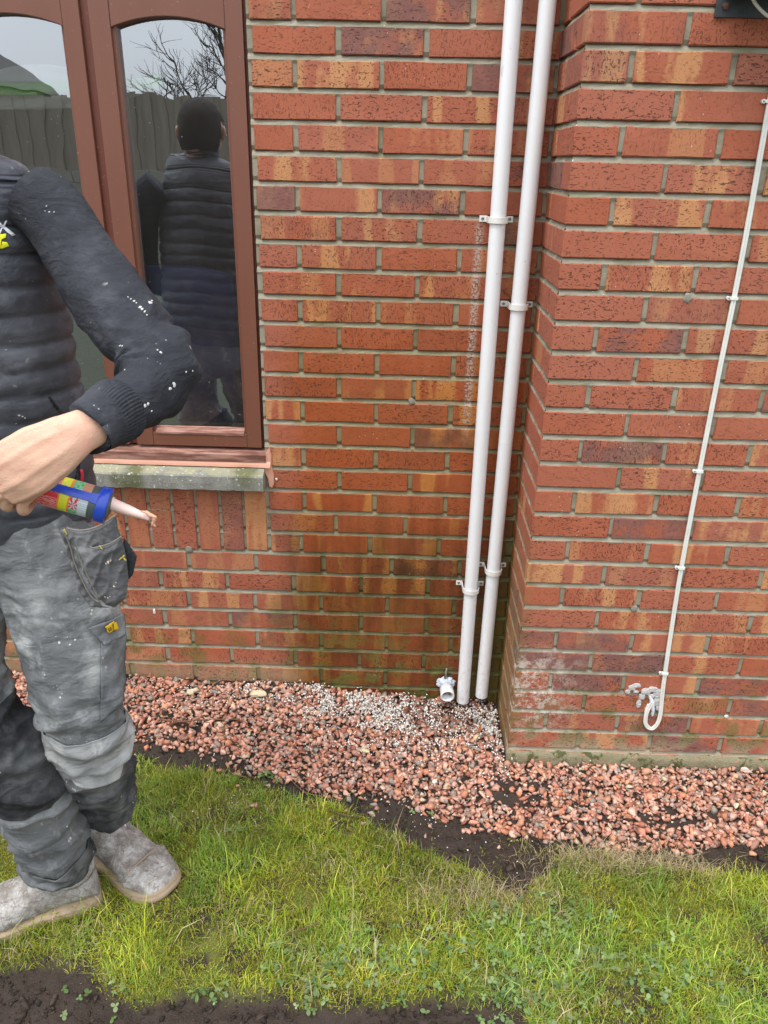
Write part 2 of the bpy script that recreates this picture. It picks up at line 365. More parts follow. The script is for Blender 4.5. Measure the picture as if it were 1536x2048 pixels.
def axisgrid(a, b, step, lo, hi):
    m = list(np.arange(a, b+1e-9, step)); s = step; x = a; L = []
    while x > lo: s *= 1.45; x -= s; L.append(max(x, lo))
    s = step; x = b; Rr = []
    while x < hi: s *= 1.45; x += s; Rr.append(min(x, hi))
    return np.array(L[::-1]+m+Rr)
gx = axisgrid(-1.3, 1.8, .009, -70, 70); gy = axisgrid(-1.55, .02, .009, -70, 60)
X, Y = np.meshgrid(gx, gy); Zg = gz(X, Y)
Zg = np.where(Y > .02, -.03, Zg)
V = np.c_[X.ravel(), Y.ravel(), Zg.ravel()]; ny, nx = X.shape
I = (np.arange(ny-1)[:, None]*nx+np.arange(nx-1)[None, :]).ravel(); Fq = np.c_[I, I+1, I+nx+1, I+nx]
gc = np.c_[lawn_mask(X, Y).ravel(), sst(1.2, 2.6, np.hypot(X-.3, Y+.6)).ravel()*(Y.ravel() < -.7), fbm(X, Y, 12, 4).ravel()]
m = M('soil', .85, .35); at_ = m.n('VertexColor', layer_name='tint'); r_, g_, b_ = m.xyz(at_.outputs[0]); p = m.pos()
n = m.noise(p, 30, 5, .6); soil = m.mix(n, (.018, .012, .009), (.075, .052, .038))
moss = m.mix(m.noise(p, 60, 5, .7), (.06, .07, .014), (.22, .22, .045)); moss = m.mix(m.ramp(m.noise(p, 11, 4), .42, .6), moss, soil)
farg = m.mix(m.noise(p, 3, 6, .7), (.028, .034, .014), (.06, .068, .028))
c = m.mix(r_, soil, moss); c = m.mix(g_, c, farg)
hb = m.math('ADD', m.noise(p, 90, 5, .65), m.math('MULTIPLY', m.noise(p, 300, 4, .6), .5))
m.fin(c, m.ramp(n, .3, .7, .55, .95), m.bump(hb, 1., .007))
tag(fastmesh('ground', V, Fq, m.m, 4, col=gc, smooth=True), kind='structure')

# ------------------------------------------------------------------ house walls
house = tag(empty('brick_house'), 'red brick house wall with brown window, recessed corner and projecting wall at right', 'house')
XC, DP, BS = .676, .298, .075
HB = .0625; TOPK = -11       # highest course index
_bc = {}
def brick_mesh(w, h, d, var):
    key = (round(w, 3), h, d, var)
    if key in _bc: return _bc[key]
    r = random.Random(int(w*1e5)+var*7919)
    hw, hh = w/2, h/2; j = lambda s=.0011: r.uniform(-s, s); c = .002
    out = [(-hw, -hh), (-hw/3, -hh), (hw/3, -hh), (hw, -hh), (hw, 0), (hw, hh), (hw/3, hh), (-hw/3, hh), (-hw, hh), (-hw, 0)]
    V = []; n = len(out)
    for x, z in out:  # front outline (inset), rim, back
        V.append((x*(1-c/hw)+j(.0013), -.0+j(.0007), z*(1-c/hh)+j(.0014)))
    for x, z in out: V.append((x+j(.0006), .0030, z+j(.0009)))
    for x, z in out: V.append((x, d, z))
    Fc = [tuple(range(n))]
    for k in (0, 1):
        for i in range(n):
            a, b = k*n+i, k*n+(i+1) % n; Fc.append((a, a+n, b+n, b))
    me = bpy.data.meshes.new('brick'); me.from_pydata(V, [], Fc); me.materials.append(MB)
    me.update(); bm = bmesh.new(); bm.from_mesh(me); bmesh.ops.recalc_face_normals(bm, faces=bm.faces[:])
    bm.to_mesh(me); bm.free(); _bc[key] = me
    return me
brick_count = {}
def brick(parent, x0, x1, zc, face='S', y=0., h=HB, special=None, stuff=None, d=.05):
    """face S: outward -y, x range; face W: outward -x (return wall), x0,x1 are y range, y is the x plane"""
    w = x1-x0
    if w < .012: return
    me = brick_mesh(w, h, d, random.randrange(4))
    pr = random.uniform(-.0012, .0012)
    if face == 'S': loc = Vector(((x0+x1)/2, y+pr, zc+random.uniform(-.0008, .0008))); rot = (random.uniform(-.006, .006), random.uniform(-.003, .003), random.uniform(-.004, .004))
    else: loc = Vector((y+pr, (x0+x1)/2, zc)); rot = (0, random.uniform(-.004, .004), -math.pi/2)
    if stuff is not None:
        Mx = Matrix.LocRotScale(loc, __import__('mathutils').Euler(rot), None); o = len(stuff[0])
        stuff[0].extend([Mx @ v.co for v in me.vertices]); stuff[1].extend([tuple(i+o for i in p.vertices) for p in me.polygons]); return
    o = bpy.data.objects.new('brick', me); COL.objects.link(o); o.parent = parent; o.location = loc; o.rotation_euler = rot
    # colour channels: r flame stripes, g kiln purple, b vertical tears
    q = random.random(); r = random.random()
    cr = .95 if q < .40 else (.5 if q < .66 else .04); cg = .9 if r < .07 else (.25 if r < .2 else 0); cb = .9 if random.random() < .33 else .12
    if special: cr, cg, cb = special
    o.color = (cr, cg, cb, 1)
    return o
def mortar_grid(name, parent, x0, x1, y, face, z0k, z1k, holes=(), label=None):
    xs = np.arange(x0, x1+.0199, .02); xs[-1] = x1
    zs = []
    for k in range(z0k, z1k, -1):   # from bottom joint up
        zj = (27-k)*BS
        zs += [(zj-.0075, .0015), (zj-.001, .0045), (zj+.0066, .0105), (zj+.017, .0045), (zj+.060, .0045)]
    V = []; Fc = []
    n = len(xs)
    for zz, dd in zs:
        for x in xs:
            q = dd+random.uniform(-.0011, .0011)+.0022*(mn.noise(Vector((x*14, zz*30, y*9))))
            V.append((x, y+q, zz+random.uniform(-.0007, .0007)) if face == 'S' else (y+q, x, zz+random.uniform(-.0007, .0007)))
    for i in range(len(zs)-1):
        for j in range(n-1):
            cx, cz = (xs[j]+xs[j+1])/2, (zs[i][0]+zs[i+1][0])/2
            if any(a < cx < b and c < cz < e for a, b, c, e in holes): continue
            f = (i*n+j, i*n+j+1, (i+1)*n+j+1, (i+1)*n+j); Fc.append(f if face == 'S' else f)
    return tag(mesh(name, V, Fc, MM, parent), label)
zc_of = lambda k: (26.5-k)*BS
WX1 = -.1085      # right edge of window opening
WX0 = -1.35; WZ0 = .75; WZ1 = 2.16
recess = mortar_grid('recessed_wall', house, -4.2, XC+.06, 0., 'S', 31, -13, holes=[(WX0, WX1-.004, WZ0+.02, WZ1)], label='recessed brick wall beside the window')
ret = mortar_grid('return_wall', house, -DP+.010, 0.06, XC, 'W', 31, -13, label='narrow side face of the projecting wall')
front = mortar_grid('projecting_wall', house, XC+.004, 4.2, -DP, 'S', 31, -13, label='projecting brick wall with the white cable')
# back wall rows
shift = {20: .0595, 21: -.0405, 22: .050, 23: -.040, 24: .049, 25: -.043, 26: .0475, 27: -.04, 28: .05, 29: -.04}
stuffA = ([], [])
# soldier course below the sill, then special colour of some bricks taken from the photograph
for k in range(-11, 30):
    zc = zc_of(k); off = shift.get(k, 0. if k % 2 else .1125)
    if k == 19: off = -.0125
    if k == 18: off = .1
    full = k >= 20 or zc > WZ1
    xr = XC-.001; i = -24
    while True:
        a = off+i*.225+.0068+random.uniform(-.0015, .0015); b = off+i*.225+.2182+random.uniform(-.0015, .0015); i += 1
        if a > xr: break
        if b > xr-.003: b = xr
        segs = [(a, b)]
        if not full:
            if b < WX1+.002 and a > WX0: continue
            if a < WX0 < b: segs = [(a, WX0-.002)]
            if a < WX1+.002 < b: segs = [(WX1-.0035, b)]
            if a < WX0 and b > WX1: segs = []
        for s in segs:
            inview = s[1] > -.95 and -1 <= k <= 28
            if s[1]-s[0] < .03 and s[1] < 0: continue
            brick(recess, s[0], s[1], zc, stuff=None if inview else stuffA)
for i in range(0, 17):     # soldier bricks under the sill
    x1 = -.1235-i*.0775; x0 = x1-.0675
    if i == 0: x0 = -.193; x1 = -.124
    brick(recess, x0, x1, .6375, h=.213, special=(.3 if i % 3 else .9, .5 if i in (1, 8) else 0, .1), stuff=None if x0 > -1.0 else stuffA)
tag(mesh('brick', stuffA[0], stuffA[1], MB, recess), kind='stuff')
brick(recess, -.1185, -.105, .6375, h=.213, special=(0, 0, 0)) if False else None
# mortar filler right of the soldiers
stuffR = ([], [])
stuffF = ([], [])
spF = {}
for k in range(-11, 30):
    zc = zc_of(k); even = (k % 2 == 0)
    st = stuffF if (k < -1 or k > 28) else None
    if even:   # stretcher on the front, header on the return; joint continues through
        brick(ret, -DP+.1125, -.001, zc, 'W', XC, stuff=stuffR if st else None)
        first = .215; hd = .1025
    else:
        brick(ret, -DP+.225, -.001, zc, 'W', XC, stuff=stuffR if st else None)
        first = .1025; hd = .215
    # corner brick: one block seen on both faces
    sp = (.02, 0, .1)
    if k in (0, 1): sp = (.9, .35, .95)
    if k in (2,): sp = (0, 0, .1)
    if k == 18: sp = (1., 0, .2)
    if k == 21: sp = (.2, .7, .2)
    if k == 22: sp = (.2, 1., .2)
    V = []; w, h = first/2, HB/2; d = hd/2
    bm = bmesh.new(); bmesh.ops.create_cube(bm, size=1)
    for v in bm.verts: v.co = Vector((v.co.x*first, v.co.y*hd, v.co.z*HB))
    bmesh.ops.bevel(bm, geom=[e for e in bm.edges if min(v.co.y for v in e.verts) < 0 or min(v.co.x for v in e.verts) < 0], offset=.0025, segments=1, affect='EDGES')
    if st is None:
        me = bpy.data.meshes.new('brick'); bm.to_mesh(me); me.materials.append(MB)
        o = bpy.data.objects.new('brick', me); COL.objects.link(o); o.parent = front; o.location = (XC+w, -DP+d, zc); o.color = (*sp, 1)
    else:
        o0 = len(stuffF[0]); stuffF[0].extend([v.co+Vector((XC+w, -DP+d, zc)) for v in bm.verts]); bm.verts.index_update()
        stuffF[1].extend([tuple(v.index+o0 for v in f.verts) for f in bm.faces])
    bm.free()
    for i in range(16):
        a = XC+first+.0135+i*.225-random.uniform(0, .003); b = XC+first+.225+i*.225-random.uniform(0, .002)
        sp = None
        if a > 1.7: stt = stuffF
        else: stt = st
        if k == 9 and i == 0: sp = (.1, 1., .1)
        if k == 22 and i == 0: sp = (.3, 1., .2)
        if k == 23 and i == 2: sp = (.0, .9, .1)
        if k == 24 and i in (2, 3): sp = (.2, .8, .2)
        brick(front, a, b, zc, y=-DP, stuff=stt, special=sp)
tag(mesh('brick', stuffR[0], stuffR[1], MB, ret), kind='stuff')
tag(mesh('brick', stuffF[0], stuffF[1], MB, front), kind='stuff')
# mortar splash at the foot of the projecting wall (the haunching)
V = []; Fc = []; xs = np.arange(XC-.004, 2.6, .015)
for i, x in enumerate(xs):
    top = -.005+.009*mn.noise(Vector((x*9, 0, 0)))+.004*mn.noise(Vector((x*40, 2, 0))); bot = -.11
    for q, (yy, zz) in enumerate([(-DP+.012, top), (-DP-.003, top-.004), (-DP-.006-.003*mn.noise(Vector((x*20, 3, 0))), -.03), (-DP-.010, bot)]): V.append((x, yy, zz))
for i in range(len(xs)-1):
    for q in range(3): Fc.append((i*4+q, i*4+q+1, i*4+q+5, i*4+q+4))
m = M('haunch', .95, .3); p = m.pos(); n = m.noise(p, 16, 5, .65); f = m.noise(p, 240, 4, .6)
c = m.mix(n, (.15, .135, .075), (.36, .32, .20)); c = m.mix(m.ramp(m.noise(p, 28, 4, .6), .52, .62), c, (.09, .095, .035)); c = m.mix(m.ramp(m.noise(p, 40, 5, .7), .58, .66), c, (.40, .20, .13)); c = m.mix(.5, c, m.mix(f, (.5, .5, .5), (1.5, 1.5, 1.5)), 'MULTIPLY')
tag(mesh('mortar_haunching', V, Fc, m.fin(c, None, m.bump(m.math('ADD', f, m.math('MULTIPLY', n, 3.)), 1., .004)), house, True))

# rawlplug hole fillings / putty dabs on the walls
M_PUTTY = flat('grey_putty', (.25, .235, .19), .8, .3, .2, 60, .6)
def dab(x, y, z, r, mat=M_PUTTY, name='filler_dab', seed=0, n=(0, -1, 0)):
    bm = bmesh.new(); bmesh.ops.create_icosphere(bm, subdivisions=3, radius=1)
    for v in bm.verts:
        k = 1+.45*mn.noise(v.co*1.9+Vector((seed, 0, 0)))
        r_ = r*.75; v.co = Vector((v.co.x*r_*k, v.co.y*r_*.25, v.co.z*r_*k*1.1))
    me = bpy.data.meshes.new(name); bm.to_mesh(me); bm.free(); me.materials.append(mat)
    me.polygons.foreach_set('use_smooth', [True]*len(me.polygons))
    o = bpy.data.objects.new(name, me); COL.objects.link(o); o.parent = house; o.location = (x, y, z); return o
p = at(823, 803, -.003); dab(p.x, -.002, p.z, .012, seed=1)
p = at(1375, 596, -DP); dab(p.x, -DP, p.z, .014, seed=2)
p = at(1268, 1217, -DP); dab(p.x, -DP, p.z, .013, seed=3)
p = at(378, 1098, 0); dab(p.x, -.001, p.z, .015, seed=4)
p = at(553, 958, 0); dab(p.x, -.002, p.z, .005, flat('white_filler', (.7, .68, .64), .7), seed=5)
p = at(309, 1222, 0); dab(p.x, -.002, p.z, .006, bpy.data.materials['white_filler'], seed=6).scale = (1, 1, 2.2)
p = at(1452, 1433, -DP); dab(p.x, -DP, p.z, .007, bpy.data.materials['white_filler'], seed=7)

# ------------------------------------------------------------------ window
win = empty('window', (0, 0, 0), house)
def glass_mat():
    m = bpy.data.materials.new('window_glass'); m.use_nodes = True; t = m.node_tree; t.nodes.clear()
    tr = t.nodes.new('ShaderNodeBsdfTransparent'); tr.inputs[0].default_value = (.85, .88, .86, 1)
    gl = t.nodes.new('ShaderNodeBsdfGlossy'); gl.inputs['Roughness'].default_value = .004; gl.inputs['Color'].default_value = (.93, .97, 1, 1)
    fr = t.nodes.new('ShaderNodeFresnel'); fr.inputs[0].default_value = 1.5
    ma = t.nodes.new('ShaderNodeMath'); ma.operation = 'MULTIPLY_ADD'; ma.inputs[1].default_value = 3.2; ma.inputs[2].default_value = .30; ma.use_clamp = True
    bp = t.nodes.new('ShaderNodeBump'); nz = t.nodes.new('ShaderNodeTexNoise'); nz.inputs['Scale'].default_value = 5; tc = t.nodes.new('ShaderNodeTexCoord')
    t.links.new(tc.outputs['Object'], nz.inputs['Vector']); t.links.new(nz.outputs[0], bp.inputs['Height']); bp.inputs['Distance'].default_value = .0016; bp.inputs['Strength'].default_value = .35
    t.links.new(bp.outputs[0], gl.inputs['Normal'])
    # dust specks
    df = t.nodes.new('ShaderNodeBsdfDiffuse'); df.inputs[0].default_value = (.6, .6, .56, 1); vo = t.nodes.new('ShaderNodeTexVoronoi'); vo.inputs['Scale'].default_value = 55
    t.links.new(tc.outputs['Object'], vo.inputs['Vector']); lt = t.nodes.new('ShaderNodeMath'); lt.operation = 'LESS_THAN'; lt.inputs[1].default_value = .06
    t.links.new(vo.outputs['Distance'], lt.inputs[0]); n2 = t.nodes.new('ShaderNodeTexNoise'); n2.inputs['Scale'].default_value = 9; t.links.new(tc.outputs['Object'], n2.inputs['Vector'])
    g2 = t.nodes.new('ShaderNodeMath'); g2.operation = 'GREATER_THAN'; g2.inputs[1].default_value = .52; t.links.new(n2.outputs[0], g2.inputs[0])
    mu = t.nodes.new('ShaderNodeMath'); mu.operation = 'MULTIPLY'; t.links.new(lt.outputs[0], mu.inputs[0]); t.links.new(g2.outputs[0], mu.inputs[1])
    dd = t.nodes.new('ShaderNodeMath'); dd.operation = 'MULTIPLY_ADD'; dd.inputs[1].default_value = .6; dd.inputs[2].default_value = .022; t.links.new(mu.outputs[0], dd.inputs[0])
    mx = t.nodes.new('ShaderNodeMixShader'); m2 = t.nodes.new('ShaderNodeMixShader'); ou = t.nodes.new('ShaderNodeOutputMaterial')
    t.links.new(fr.outputs[0], ma.inputs[0]); t.links.new(ma.outputs[0], mx.inputs[0]); t.links.new(tr.outputs[0], mx.inputs[1]); t.links.new(gl.outputs[0], mx.inputs[2])
    t.links.new(dd.outputs[0], m2.inputs[0]); t.links.new(mx.outputs[0], m2.inputs[1]); t.links.new(df.outputs[0], m2.inputs[2]); t.links.new(m2.outputs[0], ou.inputs[0])
    return m
M_GLASS = glass_mat()
M_CLEAR = bpy.data.materials.new('glass_inner_face'); M_CLEAR.use_nodes = True; _t = M_CLEAR.node_tree; _t.nodes.clear(); _a = _t.nodes.new('ShaderNodeBsdfTransparent'); _b = _t.nodes.new('ShaderNodeOutputMaterial'); _t.links.new(_a.outputs[0], _b.inputs[0])
FY = .008      # face of the sashes
# outer frame
box('frame', WX1-.0215, WX1+.0012, .022, .09, .885, 2.155, M_FRAME_SHADE, win)
box('frame', WX0+.001, WX0+.022, .022, .09, .885, 2.155, M_FRAME_SHADE, win)
box('frame', WX0+.022, WX1-.022, .022, .09, 2.10, 2.155, M_FRAME_SHADE, win)
box('frame', WX0+.022, WX1-.022, .024, .09, .886, .906, M_FRAME_SHADE, win)
def sash(x0, x1, z0=.887, z1=2.095):
    s = empty('sash', (0, 0, 0), win)
    sw = .052; g0, g1 = x0+sw, x1-sw*.86
    def pc(nm, *a, **k): o = box(nm, *a, M_FRAME, win, **k); return o
    pc('stile', x0, g0, FY, FY+.045, z0, z1); pc('stile', g1, x1, FY, FY+.045, z0, z1)
    zr = z0+.042
    pc('bottom_rail', g0+.0008, g1-.0008, FY+.0012, FY+.045, z0, zr)
    # arched head rail
    za, zm = 2.008, 2.034
    arc = [(g0+.0008+(g1-g0-.0016)*t, za+(zm-za)*(1-(2*t-1)**2)) for t in np.linspace(0, 1, 25)]
    prism('head_rail', [(g1-.0008, z1), (g0+.0008, z1)]+arc, FY+.0012, FY+.045, M_FRAME, win)
    # glazing beads
    bw = .009
    box('glazing_bead', g0-.001, g0+bw, FY+.010, FY+.04, zr, 2.02, M_FRAME, win, .002)
    box('glazing_bead', g1-bw, g1+.001, FY+.010, FY+.04, zr, 2.02, M_FRAME, win, .002)
    # sloping weathered bottom bead
    V = [(g0+bw, FY-.001, zr-.004), (g1-bw, FY-.001, zr-.004), (g1-bw, FY-.001, zr+.0025), (g0+bw, FY-.001, zr+.0025), (g0+bw, FY+.030, zr+.014), (g1-bw, FY+.030, zr+.014)]
    mesh('bottom_bead', V, [(0, 1, 2, 3), (3, 2, 5, 4)], M_WORN, win)
    arc2 = [(x, z-.006) for x, z in arc][::-1]
    inner = [(x, z-.014) for x, z in arc]
    M_SP = bpy.data.materials.get('spacer') or flat('spacer', (.25, .27, .25), .4, .5, .1, 20, 0, .4)
    box('glass_spacer', g0+bw, g1-bw, FY+.040, FY+.052, zr+.012, zr+.024, M_SP, win, .001)
    box('glass_spacer', g0+bw-.003, g0+bw+.006, FY+.041, FY+.052, zr+.024, 2.02, M_SP, win, .001)
    box('glass_spacer', g1-bw-.006, g1-bw+.003, FY+.041, FY+.052, zr+.024, 2.02, M_SP, win, .001)
    gp = box('glass_pane', g0-.002, g1+.002, FY+.032, FY+.036, zr, 2.045, M_GLASS, win, 0); gp.data.materials.append(M_CLEAR)
    for q in gp.data.polygons: q.material_index = 0 if q.normal.y < -.5 else 1
    bpy.data.objects.remove(s)
sash(-.520, -.130)
sash(-.935, -.544)
sash(-1.325, -.957)
for cx in (-.532, -.946): box('mullion', cx-.0115, cx+.0115, .020, .09, .906, 2.10, M_FRAME_SHADE, win)
# timber sill, weathered, and sealant bead below
V = []; Fc = []; xs = np.linspace(WX0+.002, WX1-.008, 90)
prof = [(.09, .888), (-.004, .874), (-.010, .868), (-.010, .845), (.004, .843)]
for x in xs:
    for q, (yy, zz) in enumerate(prof): V.append((x, yy-.0015*mn.noise(Vector((x*12, zz*300, 0))), zz+.0012*mn.noise(Vector((x*10, yy*200, 5)))))
for i in range(len(xs)-1):
    for q in range(4): Fc.append((i*5+q, i*5+q+1, i*5+q+6, i*5+q+5))
Fc.append(tuple((len(xs)-1)*5+q for q in range(5)))
mesh('timber_sill', V, Fc, M_WORN, win)
V = []; Fc = []; xs = np.linspace(WX0+.002, WX1+.006, 120)
for x in xs:
    w = .003*mn.noise(Vector((x*14, 1, 0)))
    for yy, zz in ((.004, .848), (-.006, .846), (-.010, .840+w*.8), (-.012+w*.8, .834+w*.8), (-.013+w*1.6, .8285)): V.append((x, yy, zz))
for i in range(len(xs)-1):
    for q in range(4): Fc.append((i*5+q, i*5+q+1, i*5+q+6, i*5+q+5))
sealant = mesh('sealant_bead', V, Fc, M_SEAL, house, True)
# vertical smear of sealant at the sill's end
pts = [(x_, z_) for x_, z_ in [(-.118, .872), (-.104, .895), (-.0985, .865), (-.100, .83), (-.093, .80), (-.094, .772), (-.100, .758), (-.110, .762), (-.113, .79), (-.121, .806), (-.130, .826)]]
o = prism('sealant_bead', pts, -.006, .01, M_SEAL, house, .002)
# stone sill
m = M('sill_stone', .9, .3); p = m.pos(); x_, y_, z_ = m.xyz(p); n = m.noise(p, 22, 5, .6); f = m.noise(p, 260, 4, .6)
c = m.mix(n, (.13, .125, .105), (.40, .39, .35)); c = m.mix(.7, c, m.mix(f, (.45, .45, .45), (1.5, 1.5, 1.5)), 'MULTIPLY')
ng = m.n('NewGeometry'); nz_ = m.xyz(ng.outputs['Normal'])[2]; topm = m.ramp(nz_, .4, .8)
ye = m.math('MULTIPLY', topm, m.ramp(m.noise(p, 30, 4), .3, .55)); c = m.mix(m.math('MULTIPLY', ye, .7), c, (.36, .34, .20))
al = m.math('MULTIPLY', m.ramp(m.noise(m.mapv(p, (8, 8, 5)), 1., 4), .53, .66), .75); c = m.mix(al, c, m.mix(f, (.05, .055, .012), (.14, .15, .05)))
li = m.ramp(m.noise(p, 120, 3), .63, .68); c = m.mix(m.math('MULTIPLY', li, .8), c, (.6, .6, .54))
M_SILL = m.fin(c, None, m.bump(m.math('ADD', f, n), .8, .003))
V = []; Fc = []; xs = np.linspace(WX0-.0, -.121, 150)
prof = [(.02, .832), (-.012, .8245), (-.044, .812), (-.0475, .807), (-.048, .785), (-.047, .763), (-.043, .760), (.02, .758)]
for x in xs:
    for yy, zz in prof:
        e = mn.noise(Vector((x*25, yy*60, zz*60)))*.0016+mn.noise(Vector((x*90, yy*60, zz*160)))*.0012
        V.append((x, yy+e, zz+e))
n8 = len(prof)
for i in range(len(xs)-1):
    for q in range(n8-1): Fc.append((i*n8+q, i*n8+q+1, i*n8+n8+q+1, i*n8+n8+q))
Fc.append(tuple((len(xs)-1)*n8+q for q in range(n8)))
mesh('stone_sill', V, Fc, M_SILL, house)
# room behind
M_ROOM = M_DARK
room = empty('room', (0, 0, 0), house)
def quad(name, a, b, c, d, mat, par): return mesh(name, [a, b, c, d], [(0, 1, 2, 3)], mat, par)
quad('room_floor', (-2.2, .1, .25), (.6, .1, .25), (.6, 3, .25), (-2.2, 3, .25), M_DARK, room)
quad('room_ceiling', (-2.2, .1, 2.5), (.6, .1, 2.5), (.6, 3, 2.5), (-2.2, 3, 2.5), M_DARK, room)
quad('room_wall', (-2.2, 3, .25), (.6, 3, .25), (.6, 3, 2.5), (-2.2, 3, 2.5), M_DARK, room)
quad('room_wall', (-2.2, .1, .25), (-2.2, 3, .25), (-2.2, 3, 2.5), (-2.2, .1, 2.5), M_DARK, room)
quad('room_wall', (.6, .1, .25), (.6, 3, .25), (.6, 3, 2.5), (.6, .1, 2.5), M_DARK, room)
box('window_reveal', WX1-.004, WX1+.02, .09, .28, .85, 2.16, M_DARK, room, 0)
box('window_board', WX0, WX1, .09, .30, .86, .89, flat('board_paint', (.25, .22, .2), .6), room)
def sheetmesh(name, fn, nu, nv, mat, parent=None):
    V = [fn(i/(nu-1), j/(nv-1)) for j in range(nv) for i in range(nu)]
    Fc = [(j*nu+i, j*nu+i+1, (j+1)*nu+i+1, (j+1)*nu+i) for j in range(nv-1) for i in range(nu-1)]
    o = mesh(name, V, Fc, mat, parent, True); s = o.modifiers.new('s', 'SOLIDIFY'); s.thickness = .0015; return o
M_BLUE = flat('blue_sheet', (.02, .06, .32), .35, .5, .4, 6, .3)
def fnb(u, v): x = -1.25+1.02*u; z = .35+1.08*v-.12*abs(u-.5); return (x, .20+.05*math.sin(u*19+v*3)+.05*mn.noise(Vector((u*5, v*6, 0))), z+.02*math.sin(u*9))
tag(sheetmesh('blue_sheet', fnb, 60, 40, M_BLUE), 'dark blue plastic sheet heaped inside the room behind the window glass', 'sheet')
m = M('film_plastic', .25, .5); o_ = m.n('TexCoord').outputs['Object']; z_ = m.xyz(m.n('UVMap').outputs[0])
M_FILM = flat('clear_wrap', (.70, .74, .76), .3, .5, .25, 14, .4); M_LIME = flat('lime_band', (.28, .85, .10), .45, .4, .1, 10, .1)
pk = tag(empty('wrapped_pack', (-.7, .09, 1.88)), 'white plastic wrapped pack with lime green band behind the left pane', 'pack')
def pkf(v0, v1, yy, crv):
    def f(u, v):
        px_ = -260+585*u; pv = v0(u)+(v1(u)-v0(u))*v
        q = at(px_, pv, .095+yy+.014*mn.noise(Vector((u*7, v*4, 2)))); return q-pk.location
    return f
top_ = lambda u: 150-38*math.sin(math.pi*min(1, u*1.05))**.8 if u > .5 else 135
sheetmesh('wrap', pkf(lambda u: 168-40*max(0, math.sin(3.14*min(1, (u-.3)/.55))) if u > .3 else 150, lambda u: 205+14*math.sin(3.1416*u)**1-60*max(0, u-.82)*3, 0, 0), 70, 16, M_FILM, pk)
sheetmesh('green_band', pkf(lambda u: 158+6*math.sin(3*u)-20*max(0, u-.8)*2, lambda u: 182+8*math.sin(3*u)-20*max(0, u-.8), -.016, 0), 60, 4, M_LIME, pk)

# ------------------------------------------------------------------ pipes
def pipe(top, bot, clips, label, r=.0215):
    t = tag(empty('waste_pipe', bot), label, 'pipe', 'white waste pipes on the brick wall'); L = Vector(bot)
    tv, bv = Vector(top)-L, Vector((0, 0, 0)); d = (tv-bv).normalized()
    V, Fc = lathe(bv, tv, [(0.0, r*.84), (0.0, r), (.001, r)]+[(q, r) for q in np.linspace(.05, tv.length, 20)], 40)
    V2, F2 = lathe(bv, tv, [(0.0, r*.84), (.25, r*.84)], 40)
    V, Fc = join_vf((V, Fc), (V2, [q[::-1] for q in F2])); mesh('tube', V, Fc, M_WHITE, t, True)
    for z in clips:
        c = L+d*((z-L.z)/d.z)-L; yc = c.y; yw = -L.y+.0     # wall plane in local coords is y=-L.y
        ro = r+.0030; hgt = .0165; path = []
        e = .046
        wall = -L.y-.0015
        path = [(-e, wall), (-r-.006, wall), (-ro-.0005, wall-.006)]
        for a in np.linspace(180, 360, 15): path.append((ro*math.cos(R(a)), yc+ro*math.sin(R(a))))
        path += [(ro+.0005, wall-.006), (r+.006, wall), (e, wall)]
        V = []; Fc = []; n = len(path)
        P = [np.array(q) for q in path]
        for i, q in enumerate(P):
            T = P[min(i+1, n-1)]-P[max(i-1, 0)]; T /= np.linalg.norm(T); N = np.array([-T[1], T[0]])*(-1)
            N = np.array([T[1], -T[0]])
            for th in (0, .0026):
                for zz in (-hgt/2, hgt/2): V.append((c.x+q[0]+N[0]*th, q[1]+N[1]*th, c.z+zz))
        for i in range(n-1):
            a, b = i*4, i*4+4; Fc += [(a, a+1, b+1, b), (a+2, b+2, b+3, a+3), (a, b, b+2, a+2), (a+1, a+3, b+3, b+1)]
        Fc += [(0, 2, 3, 1), (4*n-4, 4*n-3, 4*n-1, 4*n-2)]
        cl = mesh('clip', V, Fc, M_CLIP, t); bv_ = cl.modifiers.new('b', 'BEVEL'); bv_.width = .0009; bv_.segments = 2
        for sx in (-1, 1):
            x = c.x+sx*(e-.009)
            V, Fc = lathe((x, wall-.0026, c.z), (x, wall-.01, c.z), [(0, .0042), (.0010, .0040), (.0012, .0024), (.0004, .0015), (.0004, .0001)], 16)
            mesh('screw', V, Fc, M_SCREW, cl, True)
    return t
pipe((.5425, -.046, 2.45), (.5485, -.046, -.014), [1.573, .435], 'left white plastic pipe clipped to brick wall, ending just above the gravel')
pipe((.6275, -.046, 2.45), (.6125, -.046, .012), [1.347, .507], 'right white plastic pipe in the wall corner, its clips lower at top')

# short overflow stub with metal bracket end
t = tag(empty('pipe_stub', (.488, -.06, .0)), 'short white pipe socket lying open end out on gravel left of pipes', 'pipe fitting')
a = Vector((.0, .034, .036)); b = Vector((.003, -.024, .031)); d = (b-a); L = d.length
V, Fc = lathe(a, b, [(0, .001), (0, .016), (.016, .0195), (.020, .0235), (L-.001, .0240), (L, .0235), (L, .0200), (L-.001, .0195), (L-.032, .0185), (L-.034, .001)], 40); mesh('socket', V, Fc, M_WHITE, t, True)
M_FOAM = flat('milky_silicone', (.55, .60, .66), .3, .5, .15, 60, .5)
bm = bmesh.new(); bmesh.ops.create_icosphere(bm, subdivisions=4, radius=1)
for v in bm.verts:
    k = 1+.35*mn.noise(v.co*2.3)+.18*mn.noise(v.co*7); v.co = Vector((v.co.x*.030*k, .040+v.co.y*.010*k, .040+v.co.z*.026*k))
me = bpy.data.meshes.new('silicone_smear'); bm.to_mesh(me); bm.free(); me.materials.append(M_FOAM); me.polygons.foreach_set('use_smooth', [True]*len(me.polygons))
o = bpy.data.objects.new('silicone_smear', me); COL.objects.link(o); o.parent = t
